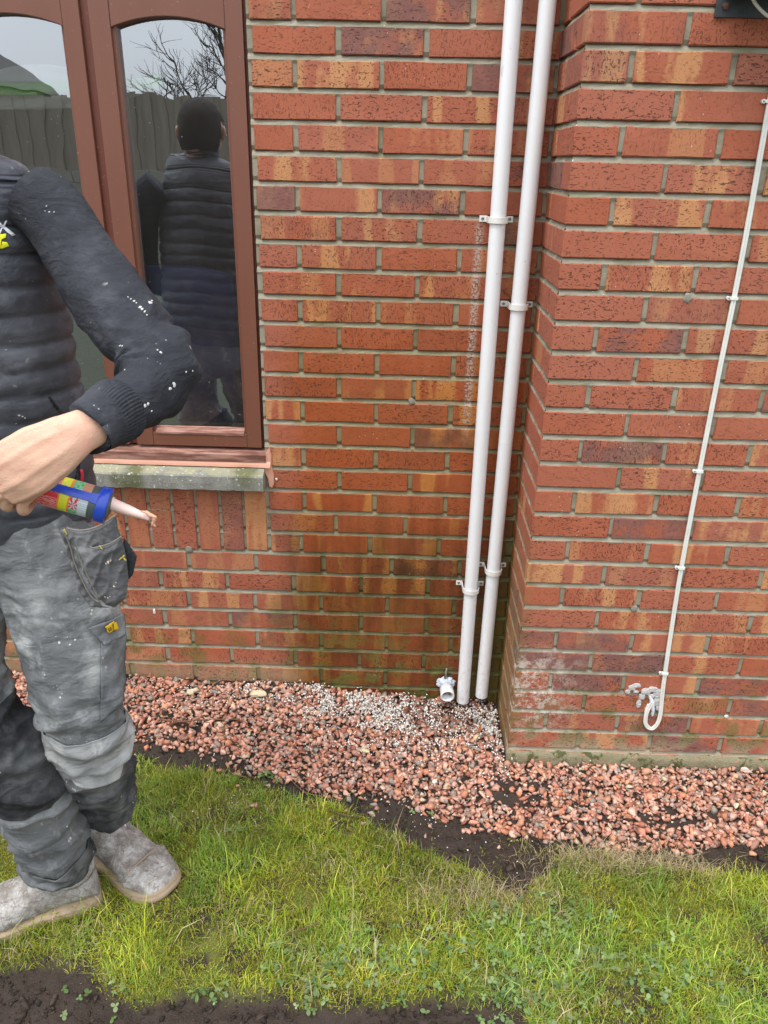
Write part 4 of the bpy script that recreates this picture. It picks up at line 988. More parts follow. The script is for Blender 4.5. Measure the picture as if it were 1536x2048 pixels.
c = m.mix(m.math('MULTIPLY', m.ramp(m.noise(p, 70, 4, .6), .5, .75), .35), c, (.50, .25, .17)); c = m.mix(m.math('MULTIPLY', m.ramp(m.noise(p, 150, 4, .7), .66, .74), .5), c, (.72, .62, .54))
M_SKIN = m.fin(c, m.ramp(f, .3, .7, .42, .62), m.bump(hb_, .6, .0018, m.bump(m.math('MULTIPLY', vn_, -1.), .3, .006)))
person = tag(empty('person', (-.46, -.90, -.002)), 'person in black quilted gilet and dusty work trousers, head out of frame', 'person')
person.location = (0, 0, 0)
def fold(P, s, a, st=(1, 1, 1)):
    v = Vector((P[0]*s*st[0], P[1]*s*st[1], P[2]*s*st[2])); q = mn.noise(v)*.6+mn.noise(v*2.1)*.3+mn.noise(v*4.3)*.12
    return a*q
def ridge(P, s, a, st, off=0):
    v = Vector((P[0]*s*st[0]+off, P[1]*s*st[1], P[2]*s*st[2])); q = 1-abs(mn.noise(v))*2.6; return a*max(0, q)**1.5
# vest body
QZ = [1.716, 1.668, 1.600, 1.556, 1.505, 1.455, 1.405, 1.360, 1.315, 1.268, 1.222, 1.176, 1.130, 1.082]
def dvest(t, th, P):
    z = P[2]+.006*math.sin(P[0]*18+1)+.004*mn.noise(Vector((P[0]*9, P[1]*9, 0)))
    q = 0
    if z > QZ[-1]:
        for a, b in zip(QZ[:-1], QZ[1:]):
            if b <= z <= a:
                f = (z-b)/(a-b); q = .0072*(math.sin(math.pi*f)**.45)-.0040
                e = min(f, 1-f)*(a-b)
                if e < .004: q -= .0045*(1-e/.004)
                elif .008 < e < .011: q -= .0016
    return q+fold(P, 8, .006, (1, 1, 1.4))+ridge(P, 22, .002, (.5, .5, 1.6))
vk = [K(-22, 1078, -.9, 178, .62, 2.3), K(-25, 1040, -.9, 196, .62, 2.3), K(-30, 1000, -.9, 206, .62, 2.4), K(-42, 900, -.9, 211, .6, 2.4), K(-60, 800, -.9, 214, .6, 2.4), K(-82, 700, -.9, 214, .6, 2.4), K(-102, 600, -.9, 214, .6, 2.4),
      K(-118, 500, -.9, 208, .6, 2.3), K(-126, 430, -.9, 200, .58, 2.2), K(-130, 375, -.9, 194, .55, 2.1), K(-133, 335, -.9, 190, .5, 2.), K(-134, 312, -.9, 172, .45, 2.), K(-135, 300, -.9, 138, .47, 2.), K(-136, 290, -.9, 104, .5, 2.), K(-137, 278, -.9, 84, .85, 2.), K(-138, 250, -.895, 80, .95, 2.), K(-138, 225, -.89, 80, 1., 2.)]
V, Fc = loft(vk, 140, 16, dvest, True, False)
vest = mesh('gilet', V, Fc, M_VEST, person, True)
def bvh(o):
    me = o.data; return BVHTree.FromPolygons([v.co[:] for v in me.vertices], [tuple(p.vertices) for p in me.polygons])
B_VEST = bvh(vest)
def hit(B, u, v, near=None):
    d = ray(u, v).normalized(); r = B.ray_cast(CAMP, d)
    if r[0] is not None and near is not None and abs(r[0].y-near) > .25: r = (None,)
    return (r[0], r[1]) if r[0] is not None else (None, None)
def patch(name, B, corners, mat, parent, off=.002, n=24, mm=24, edge=.003, near=None, bulge=0., curve=None):
    """thin cloth piece lying on surface B; corners TL,TR,BR,BL as photo points of the real garment"""
    a, b, c, d = [np.array(q, float) for q in corners]; G = {}; last = None
    for j in range(mm+1):
        for i in range(n+1):
            s, t = i/n, j/mm; q = (a*(1-s)+b*s)*(1-t)+(d*(1-s)+c*s)*t
            if curve: q = q+np.array(curve(s, t))
            h, nr = hit(B, q[0], q[1], near)
            if h is not None:
                if nr.dot(h-CAMP) > 0: nr = -nr
                last = (h, nr); G[i, j] = (h, nr)
    V = []; Fc = []; ix = {}
    for (i, j), (h, nr) in G.items():
        e = min(i, n-i)/n*min(j, mm-j)/mm*4; ix[i, j] = len(V); V.append(h+nr*(off+bulge*min(1, e*2)))
    for (i, j) in G:
        if all(k in ix for k in ((i+1, j), (i+1, j+1), (i, j+1))): Fc.append((ix[i, j], ix[i+1, j], ix[i+1, j+1], ix[i, j+1]))
    bm = bmesh.new(); vs = [bm.verts.new(x) for x in V]; [bm.faces.new([vs[k] for k in f]) for f in Fc]
    bmesh.ops.recalc_face_normals(bm, faces=bm.faces[:])
    bmesh.ops.smooth_vert(bm, verts=[v_ for v_ in bm.verts], factor=.5, use_axis_x=True, use_axis_y=True, use_axis_z=True) if off > .0015 and bulge >= 0 and n > 12 else None
    me = bpy.data.meshes.new(name); bm.to_mesh(me); bm.free(); me.materials.append(mat); me.polygons.foreach_set('use_smooth', [True]*len(me.polygons))
    o = bpy.data.objects.new(name, me); COL.objects.link(o); o.parent = parent; s = o.modifiers.new('s', 'SOLIDIFY'); s.thickness = edge; s.offset = 0; return o
def strip(name, B, pts, w, mat, parent, off=.002, near=None, r=None):
    P = []
    for u, v in pts:
        h, nr = hit(B, u, v, near)
        if h is not None:
            if nr.dot(h-CAMP) > 0: nr = -nr
            P.append(h+nr*off)
    if len(P) < 2: return None
    V, Fc = tube_vf(P, w, 8, 4); return mesh(name, V, Fc, mat, parent, True)
# vest trim along the arm hole
strip('armhole_trim', B_VEST, [(50, 322), (52, 350), (54, 380), (58, 415), (66, 450), (78, 490), (90, 530)], .0050, M_TRIM, person, .001)
# sleeves
def dsl(t, th, P):
    e = math.exp(-((t-5.0)/1.5)**2); q = fold(P, 7, .009, (1, 1, 1))-.002
    q += e*(.0095*math.sin(t*8.2+2.2*math.sin(th)+3.0*mn.noise(Vector(P)*7))*(.55+.45*math.cos(th-math.pi*.5)))
    q += ridge(P, 12, .009, (1.6, .8, .55), 3)*(.15+.85*e)+ridge(P, 20, .004, (.6, .8, 1.4), 9)*(.3+.7*e)
    if t > 8: q = q*max(0, 1-(t-8)*2)
    return q
sk = [K(64, 396, -.885, 66, .9), K(110, 430, -.90, 70, .92), K(162, 510, -.93, 70, .95), K(218, 600, -.98, 74, .95), K(280, 672, -1.03, 72, .95), K(316, 722, -1.07, 70, .95), K(310, 768, -1.11, 66, .95), K(276, 797, -1.15, 62, .95), K(240, 818, -1.19, 62, .95)]
V, Fc = loft(sk, 72, 16, dsl, True, False)
slv = mesh('hoodie_sleeve', V, Fc, M_SLEEVE, person, True)
def dcf(t, th, P): return .0011*math.sin(th*55)*min(1, t*3)*min(1, (2.2-t)*3 if t < 2.2 else 0)
V, Fc = loft([K(246, 814, -1.185, 60, .9), K(236, 820, -1.195, 64, .9), K(210, 837, -1.22, 61, .9), K(184, 852, -1.25, 57, .9), K(181, 854, -1.253, 54, .9), K(186, 851, -1.248, 51, .88), K(225, 828, -1.205, 50, .85)], 220, 6, dcf, False, False)
mesh('cuff', V, Fc, M_SLEEVE, person, True)
B_SLV = bvh(slv)
# far sleeve (right arm of the worker, mostly out of frame)
def P3(x, y, z, a, r=1.): return (np.array((x, y, z)), a, a*r, 2.)
V, Fc = loft([P3(-.66, -.9, 1.60, .07), P3(-.73, -.9, 1.53, .066), P3(-.76, -.93, 1.38, .06), P3(-.76, -1.0, 1.25, .055), P3(-.68, -1.12, 1.20, .05), P3(-.60, -1.2, 1.2, .045)], 40, 8, lambda t, th, P: fold(P, 12, .006), True, True)
mesh('hoodie_sleeve', V, Fc, M_SLEEVE, person, True)
# body: head, neck, chest core, forearm and hand as one skin mesh
HX, HY = -.485, -.90
core = loft([P3(HX, HY, 1.10, .12, .6), P3(HX, HY, 1.4, .15, .55), P3(HX, HY, 1.62, .14, .5), P3(HX, HY, 1.68, .07, .9), P3(HX, HY-.01, 1.74, .055, 1.), P3(HX, HY-.01, 1.78, .055, 1.)], 32, 5)
V = []; 
bm = bmesh.new(); bmesh.ops.create_uvsphere(bm, u_segments=40, v_segments=28, radius=1)
for v in bm.verts:
    x, y, z = v.co; w = .078*(1-.18*max(0, -z)); dep = .098
    yy = y*dep; zz = z*.122
    if y < 0:      # face side (towards the camera): flatter, chin, nose, brow, mouth
        yy = y*.088; xx = x*w
        yy -= .020*math.exp(-((xx/.012)**2+((zz+.012)/.018)**2)); yy += .010*math.exp(-(((abs(xx)-.03)/.014)**2+((zz-.012)/.010)**2))
        yy -= .006*math.exp(-((xx/.024)**2+((zz+.05)/.007)**2)); yy -= .010*math.exp(-((xx/.022)**2+((zz+.095)/.016)**2))
    v.co = Vector((x*w+HX, yy+HY-.015, zz*.95+1.795-.0))
for s in (-1, 1):
    pass
hv = [tuple(v.co) for v in bm.verts]; bm.verts.index_update(); hf = [tuple(v.index for v in f.verts) for f in bm.faces]; bm.free()
ears = []
for s in (-1, 1): ears.append(tube_vf([(HX+s*.074, HY+.0, 1.77), (HX+s*.086, HY+.008, 1.785), (HX+s*.086, HY+.01, 1.81), (HX+s*.074, HY-.002, 1.82)], [.006, .009, .010, .006], 8, 4))
Vh, Fh = remesh(*join_vf(core, (hv, hf), *ears), .006, 2)
hair_src = None
# forearm and hand
arm = loft([K(300, 770, -1.12, 40, .8), K(240, 818, -1.19, 42, .8), K(205, 840, -1.235, 40, .75), K(176, 856, -1.262, 41, .66), K(148, 870, -1.278, 47, .56), K(108, 895, -1.292, 58, .48), K(68, 920, -1.302, 65, .46), K(34, 942, -1.306, 65, .46), K(2, 962, -1.303, 56, .5)], 60, 8, lambda t, th, P: (.0022*max(0, math.sin(th*9+.5))**2*sst(3.5, 5.5, t)*(1 if math.sin(th) < 0 else .2)+.0015*mn.noise(Vector(P)*40)))
GA, GB = at(215, 1012, -1.245), at(75, 973, -1.255)       # gun axis (ring end, towards the hand)
gd = (GA-GB).normalized(); vcam = (CAMP-GB); vcam = (vcam-gd*vcam.dot(gd)).normalized(); gdown = gd.cross(vcam).normalized()
if gdown.z > 0: gdown = -gdown
def ga(s, ang, r): return GA-gd*s+(vcam*math.cos(R(ang))+gdown*math.sin(R(ang)))*r
fing = []
for i, (s, rr, ln) in enumerate([(.100, .0078, .92), (.122, .0086, 1.), (.144, .0088, 1.03), (.166, .0086, 1.)]):
    m0 = at([95, 62, 28, -8][i], [958, 972, 984, 992][i], -1.303)
    pts = [m0+(at(150, 870, -1.285)-m0)*.28, m0, ga(s+.004, 38, .042*ln), ga(s+.006, 66, .0405), ga(s+.006, 96, .037), ga(s+.006, 128, .0345), ga(s+.005, 160, .034)]
    fing.append(tube_vf(pts, [rr*.8, rr*1.18, rr*1.02, rr*1.1, rr*.95, rr*.92, rr*.65], 14, 5))
th = tube_vf([at(30, 905, -1.29), at(-30, 905, -1.29), ga(.215, -55, .040), ga(.222, -100, .037), ga(.215, -135, .036)], [.016, .013, .012, .011, .007], 14, 5)
kn = []
Va, Fa = remesh(*join_vf(arm, *fing, th), .0023, 3)
V, Fc = join_vf((Vh, Fh), (Va, Fa))
body = mesh('body', V, Fc, M_SKIN, person, True)
# hair
bm = bmesh.new(); bmesh.ops.create_uvsphere(bm, u_segments=48, v_segments=32, radius=1)
for v in bm.verts:
    x, y, z = v.co; k = 1+.05*mn.noise(v.co*9); v.co = Vector((x*.084*k*(1-.10*max(0, -z)), 0, 0))+Vector((HX, y*.106*k+HY-.006, (abs(z)**.85*math.copysign(1, z))*.116*k+1.803)) if False else Vector((x*.084*k+HX, y*.104*k+HY-.006, math.copysign(abs(z)**.85, z)*.114*k+1.803))
bmesh.ops.delete(bm, geom=[v for v in bm.verts if (v.co.y < HY-.035 and v.co.z < 1.86) or v.co.z < 1.73 or (v.co.z < 1.82 and v.co.y < HY+.02)], context='VERTS')
me = bpy.data.meshes.new('hair'); bm.to_mesh(me); bm.free(); me.materials.append(flat('dark_hair', (.03, .02, .014), .8, .3, .4, 150, 1.)); me.polygons.foreach_set('use_smooth', [True]*len(me.polygons))
o = bpy.data.objects.new('hair', me); COL.objects.link(o); o.parent = person
for s in (-1, 1):
    V, Fc = lathe((HX+s*.030, HY-.078, 1.807), (HX+s*.030, HY-.11, 1.807), [(0, .012), (.004, .011), (.008, .007), (.0095, .0001)], 16); e = mesh('eye', V, Fc, flat('eye_white', (.7, .7, .68), .2, .5, 0, 10, 0), person, True)
    V, Fc = lathe((HX+s*.030, HY-.0873, 1.807), (HX+s*.030, HY-.11, 1.807), [(0, .005), (.0005, .0001)], 16); mesh('iris', V, Fc, M_DARK, e, True)
    V, Fc = tube_vf([(HX+s*.014, HY-.094, 1.825), (HX+s*.030, HY-.096, 1.830), (HX+s*.046, HY-.085, 1.825)], .003, 6, 3); mesh('eyebrow', V, Fc, bpy.data.materials['dark_hair'], person, True)
V, Fc = tube_vf([(HX-.024, HY-.094, 1.748), (HX, HY-.103, 1.748), (HX+.024, HY-.094, 1.748)], [.002, .004, .002], 8, 4); mesh('lips', V, Fc, flat('lip', (.45, .17, .14), .5), person, True)
# vest details
M_YEL = flat('yellow_print', (.72, .72, .02), .5, .4, .05, 20, 0); M_WPR = flat('white_print', (.72, .74, .78), .5, .4, .05, 20, 0)
patch('logo', B_VEST, [(11, 441), (14, 441), (-14, 492), (-17, 490)], M_WPR, person, .0012, 8, 14, .001)
patch('logo', B_VEST, [(-6, 448), (-3, 444), (30, 470), (24, 473)], M_WPR, person, .0014, 14, 6, .001)
def gearcurve(s, t): return (0, 0)
patch('logo', B_VEST, [(-20, 468), (12, 468), (6, 497), (-20, 497)], M_YEL, person, .0011, 14, 14, .001, curve=lambda s, t: ((-7*math.sin(math.pi*t)*s), 0))
patch('logo', B_VEST, [(4, 484), (13, 485), (18, 492), (4, 497)], M_YEL, person, .0012, 6, 6, .001)
patch('logo', B_VEST, [(3, 468), (12, 469), (11, 476), (3, 479)], M_YEL, person, .0012, 6, 6, .001)
# slanted zipped hand pocket
strip('pocket_zip', B_VEST, [(98, 795), (108, 808), (116, 818)], .0028, M_TRIM, person, .001)
for i in range(9): strip('zip_tooth', B_VEST, [(100+i*3.3-3, 799+i*4.6+1), (100+i*3.3+2, 799+i*4.6-1)], .0011, M_TRIM, person, .005)
strip('side_zip', B_VEST, [(158, 880), (157, 905), (155, 930), (152, 955)], .0035, M_TRIM, person, .002)
strip('zip_pull', B_VEST, [(158, 940), (160, 948), (158, 960)], .0032, flat('red_pull', (.5, .03, .05), .5), person, .006)
# paint splats on the sleeve
M_SPLAT = flat('paint_splash', (.50, .49, .45), .7, .3, .1, 60, .3)
sp = [(93, 412, 2), (99, 424, 2.2), (108, 424, 1.8), (90, 422, 1.4), (256, 594, 2), (262, 598, 2.4), (268, 602, 3), (273, 606, 2.6), (280, 614, 4), (284, 618, 3.6), (290, 623, 3), (294, 630, 2.4), (300, 605, 5.5), (304, 602, 4), (240, 692, 3), (245, 692, 3), (264, 788, 4.5), (290, 812, 5), (296, 808, 4.5), (303, 822, 3), (226, 832, 4), (231, 836, 4), (222, 828, 3), (197, 815, 4), (204, 818, 3), (213, 822, 3), (262, 848, 3), (265, 858, 3), (348, 770, 6), (340, 778, 5), (372, 744, 3), (385, 742, 3), (250, 740, 2), (322, 705, 3.5), (315, 700, 3)]
def splats(name, B, lst, mat, parent, off=.0012, near=None, seed=0):
    V = []; Fc = []; rr = random.Random(seed)
    for u, v, r in lst:
        h, nr = hit(B, u, v, near)
        if h is None: continue
        if nr.dot(h-CAMP) > 0: nr = -nr
        k = r*.78/FPX*depth(h); a1 = nr.orthogonal().normalized(); a2 = nr.cross(a1); o = len(V); n = 9
        V.append(h+nr*(off+k*.25)); 
        for i in range(n): a = 6.283*i/n; q = k*rr.uniform(.55, 1.35); V.append(h+a1*math.cos(a)*q+a2*math.sin(a)*q+nr*off*.2)
        for i in range(n): Fc.append((o, o+1+i, o+1+(i+1) % n))
    if V: tag(mesh(name, V, Fc, mat, parent, True), kind='stuff')
splats('paint_splashes', B_SLV, sp, M_SPLAT, person, .0015)
splats('paint_splashes', B_VEST, [(38, 831, 3.5), (45, 833, 2.2), (32, 847, 1.6), (50, 836, 2), (12, 700, 2)], M_SPLAT, person, .0012, seed=3)
# trousers
def dleg(t, th, P):
    q = fold(P, 9, .013, (1, 1, 1.2)) + ridge(P, 10, .015, (.7, .7, 1.7), 7)*(.3+.7*sst(3.2, 4.6, t)*1.0) + ridge(P, 15, .0065, (1, 1, .5), 2) + ridge(P, 22, .004, (.8, .8, 1.5), 12) - .007
    return q
RL = [K(50, 1045, -.90, 100, .95), K(90, 1120, -.91, 110, .92), K(127, 1205, -.93, 106, .92), K(142, 1290, -.955, 100, .92), K(158, 1375, -.97, 86, .95), K(170, 1440, -.975, 75, .98), K(184, 1505, -.95, 65, 1.), K(200, 1560, -.88, 54, 1.0), K(212, 1612, -.815, 43, 1.1)]
LLg = [K(-96, 1045, -.90, 96, .95), K(-98, 1120, -.92, 108, .92), K(-94, 1205, -.95, 107, .92), K(-104, 1290, -.98, 102, .92), K(-88, 1375, -.99, 93, .95), K(-46, 1450, -1.0, 84, 1.), K(28, 1520, -1.0, 80, 1.), K(68, 1590, -.985, 73, 1.), K(98, 1660, -.955, 64, 1.), K(116, 1722, -.925, 59, 1.05)]
vR = loft(RL, 84, 14, dleg, True, False); vL = loft(LLg, 84, 14, dleg, True, False)
pel = loft([K(-24, 1030, -.90, 185, .6, 2.3), K(-20, 1090, -.90, 196, .62, 2.3), K(-12, 1150, -.905, 190, .62, 2.3), K(-2, 1185, -.915, 120, .62, 2.2), K(6, 1205, -.92, 50, .7, 2.)], 90, 8, lambda t, th, P: fold(P, 9, .006), False, True)
V, Fc = join_vf(vR, vL, pel); trous = mesh('trousers', V, Fc, M_TROUS, person, True)
B_RL = BVHTree.FromPolygons([tuple(v) for v in vR[0]], vR[1]); B_LL = BVHTree.FromPolygons([tuple(v) for v in vL[0]], vL[1])
# darker reinforced lower panels and knee pads as cloth rings round each leg
def ring(name, keys, t0, t1, mat, off=.0025):
    ks = keys; n0, n1 = t0, t1; C = [k[0] for k in ks]; A = [np.array([k[1], k[2], k[3]]) for k in ks]; N = 7; out = []
    for i in range(N):
        t = n0+(n1-n0)*i/(N-1); c = crom(C, t); a = crom(A, t); out.append((c, a[0]+off, a[1]+off, a[2]))
    def dd(t, th, P): return dleg(n0+(n1-n0)*t/(N-1), th, P)+.0012*math.sin(th*3+t)
    V, Fc = loft(out, 96, 9, dd, False, False); o = mesh(name, V, Fc, mat, person, True); s = o.modifiers.new('s', 'SOLIDIFY'); s.thickness = .003; s.offset = 1; return o
M_BLTR = cloth('black_knee_fabric', (.016, .017, .019), (.030, .031, .034), (.15, .155, .155), .5, .9, .7, None, 900, .5, 30)
ring('knee_panel', RL, 5.95, 7.93, M_DKTR, .003)
ring('knee_panel', LLg, 4.7, 6.75, M_BLTR, .003)
ring('hem_band', LLg, 8.4, 8.98, M_DKTR, .0025)
M_LTTR = cloth('chalky_trouser_fabric', (.19, .195, .195), (.28, .285, .28), (.50, .50, .48), .7, .9, .3)
ring('knee_pocket', RL, 4.9, 6.05, M_LTTR, .003)
# thigh cargo pocket and flap
M_POCK = cloth('pocket_fabric', (.085, .09, .097), (.13, .138, .145), (.33, .335, .34), .6, .9, .5)
patch('thigh_pocket', B_RL, [(200, 1258), (246, 1225), (258, 1390), (200, 1445)], M_POCK, person, .004, 22, 30, .003)
patch('pocket_flap', B_RL, [(174, 1252), (238, 1228), (243, 1268), (204, 1292)], M_POCK, person, .010, 20, 14, .004)
patch('yellow_label', B_RL, [(203, 1247), (217, 1236), (225, 1253), (211, 1263)], flat('label_yellow', (.70, .43, .02), .6, .3, .1, 90, .2), person, .016, 8, 8, .0015)
for (a, b) in (((207, 1250), (211, 1256)), ((211, 1247), (214, 1254)), ((215, 1244), (218, 1251))): strip('label_print', B_RL, [a, b], .0008, M_TRIM, person, .018)
# holster pocket hanging at the hip
def pouch(name, pts, y, th, mat, bul=.6, yk=None, n=46):
    pts = [np.array(p, float) for p in pts]; m_ = len(pts); us = [p[0] for p in pts]; vs = [p[1] for p in pts]
    def inside(u, v):
        c = False; j = m_-1
        for i in range(m_):
            if (vs[i] > v) != (vs[j] > v) and u < (us[j]-us[i])*(v-vs[i])/(vs[j]-vs[i])+us[i]: c = not c
            j = i
        return c
    def dist(u, v):
        q = 1e9
        for i in range(m_):
            a, b = pts[i], pts[(i+1) % m_]; d = b-a; t = max(0, min(1, ((u-a[0])*d[0]+(v-a[1])*d[1])/(d@d))); q = min(q, math.hypot(u-a[0]-t*d[0], v-a[1]-t*d[1]))
        return q
    bm = bmesh.new(); bmv = [bm.verts.new((p[0], p[1], 0)) for p in pts]; bm.faces.new(bmv)
    # grid points inside plus outline, triangulated by projection
    from mathutils.geometry import delaunay_2d_cdt
    co = []; E_ = []
    for i in range(m_):
        a, b = pts[i], pts[(i+1) % m_]; k = max(2, int(np.linalg.norm(b-a)/3))
        for q in range(k): co.append(Vector(a+(b-a)*q/k))
    nb = len(co); E_ = [(i, (i+1) % nb) for i in range(nb)]
    st = 3.2; u = min(us)
    while u < max(us):
        v = min(vs)
        while v < max(vs):
            if inside(u, v) and dist(u, v) > 2: co.append(Vector((u, v)))
            v += st
        u += st
    bm.free(); r_ = delaunay_2d_cdt(co, E_, [list(range(nb))], 1, 1e-5); V2, F2 = r_[0], r_[2]; V = []; Fc = []
    for s in (1, -1):
        for q in V2:
            d = dist(q[0], q[1]); yy = y if yk is None else y+yk(q[0], q[1]); h = math.sqrt(max(0, 1-(1-min(d/14, 1))**2))
            f = .0022*mn.noise(Vector((q[0]*.05, q[1]*.05, 0)))+.0045*max(0, 1-abs(mn.noise(Vector((q[0]*.03+q[1]*.02, q[1]*.012-q[0]*.01, 7))))*4)
            p = at(q[0], q[1], yy); V.append(p-Vector((0, 1, 0))*s*(th*h+(f*h if s > 0 else 0)))
    n2 = len(V2)
    for f in F2: Fc.append(tuple(f)); Fc.append(tuple(i+n2 for i in f[::-1]))
    return mesh(name, V, Fc, mat, person, True)
M_HOLS = cloth('holster_fabric', (.075, .076, .080), (.13, .13, .135), (.30, .30, .295), .6, .92, .3)
pouch('holster_gusset', [(248, 1075), (274, 1112), (266, 1150), (256, 1160), (240, 1120)], -1.035, .008, M_DKTR)
pouch('holster_back', [(118, 1056), (136, 1062), (150, 1120), (168, 1170), (205, 1212), (222, 1216), (180, 1214), (158, 1180), (140, 1120)], -1.045, .008, M_HOLS)
pouch('holster_pocket', [(126, 1058), (138, 1055), (165, 1060), (200, 1050), (232, 1028), (236, 1060), (244, 1080), (256, 1150), (252, 1196), (228, 1214), (196, 1196), (172, 1150), (150, 1095)], -1.055, .013, M_HOLS)
pouch('holster_front', [(152, 1092), (185, 1094), (215, 1088), (243, 1073), (252, 1110), (257, 1155), (253, 1196), (229, 1215), (200, 1199), (180, 1160)], -1.070, .009, M_HOLS, yk=lambda u, v: 0)
M_STI = flat('seam_light', (.22, .21, .18), .9, .2, .3, 200, .3); M_YST = flat('yellow_stitch', (.55, .42, .08), .8)
def line(name, pts, y, w, mat): V, Fc = tube_vf([at(u, v, y) for u, v in pts], w, 6, 4); return mesh(name, V, Fc, mat, person, True)
line('hem_stitch', [(134, 1056), (150, 1060), (170, 1060), (200, 1051), (232, 1030)], -1.069, .0016, M_STI)
line('hem_stitch', [(180, 1093), (186, 1096), (200, 1093), (222, 1086), (243, 1073)], -1.080, .0014, M_STI)
line('edge_stitch', [(150, 1094), (165, 1128), (180, 1160), (200, 1198), (229, 1214)], -1.075, .0016, M_STI)
line('edge_stitch', [(126, 1060), (140, 1090), (148, 1120), (160, 1150), (182, 1192), (200, 1205)], -1.058, .0018, M_STI)
line('bartack', [(199, 1091), (205, 1099)], -1.081, .0012, M_YST); line('bartack', [(238, 1120), (249, 1111)], -1.081, .0012, M_YST); line('bartack', [(247, 1116), (252, 1121)], -1.081, .0012, M_YST); line('bartack', [(128, 1058), (134, 1070)], -1.068, .0012, M_YST)
B_H = BVHTree.FromPolygons([v.co[:] for v in bpy.data.objects['holster_front'].data.vertices], [tuple(p.vertices) for p in bpy.data.objects['holster_front'].data.polygons])
splats('paint_splashes', B_H, [(216, 1124, 4), (221, 1121, 3.5), (212, 1127, 3), (228, 1173, 3), (232, 1165, 1.5), (210, 1194, 2.5), (216, 1196, 2), (220, 1193, 1.6)], flat('buff_splash', (.62, .50, .42), .7), person, .001, seed=5)
splats('paint_splashes', B_RL, [(183, 1213, 3.5), (184, 1221, 4), (183, 1228, 3), (118, 1286, 4), (150, 1280, 3), (140, 1290, 2.5), (235, 1300, 3), (228, 1310, 3), (120, 1395, 3), (225, 1330, 2), (90, 1350, 2), (240, 1340, 2.5), (238, 1350, 2), (245, 1540, 5), (238, 1548, 4), (150, 1560, 4)], M_SPLAT, person, .0016, seed=8)
splats('paint_splashes', B_LL, [(134, 1653, 2.5), (141, 1676, 4), (138, 1682, 2.5), (80, 1570, 4)], M_SPLAT, person, .0016, seed=9)
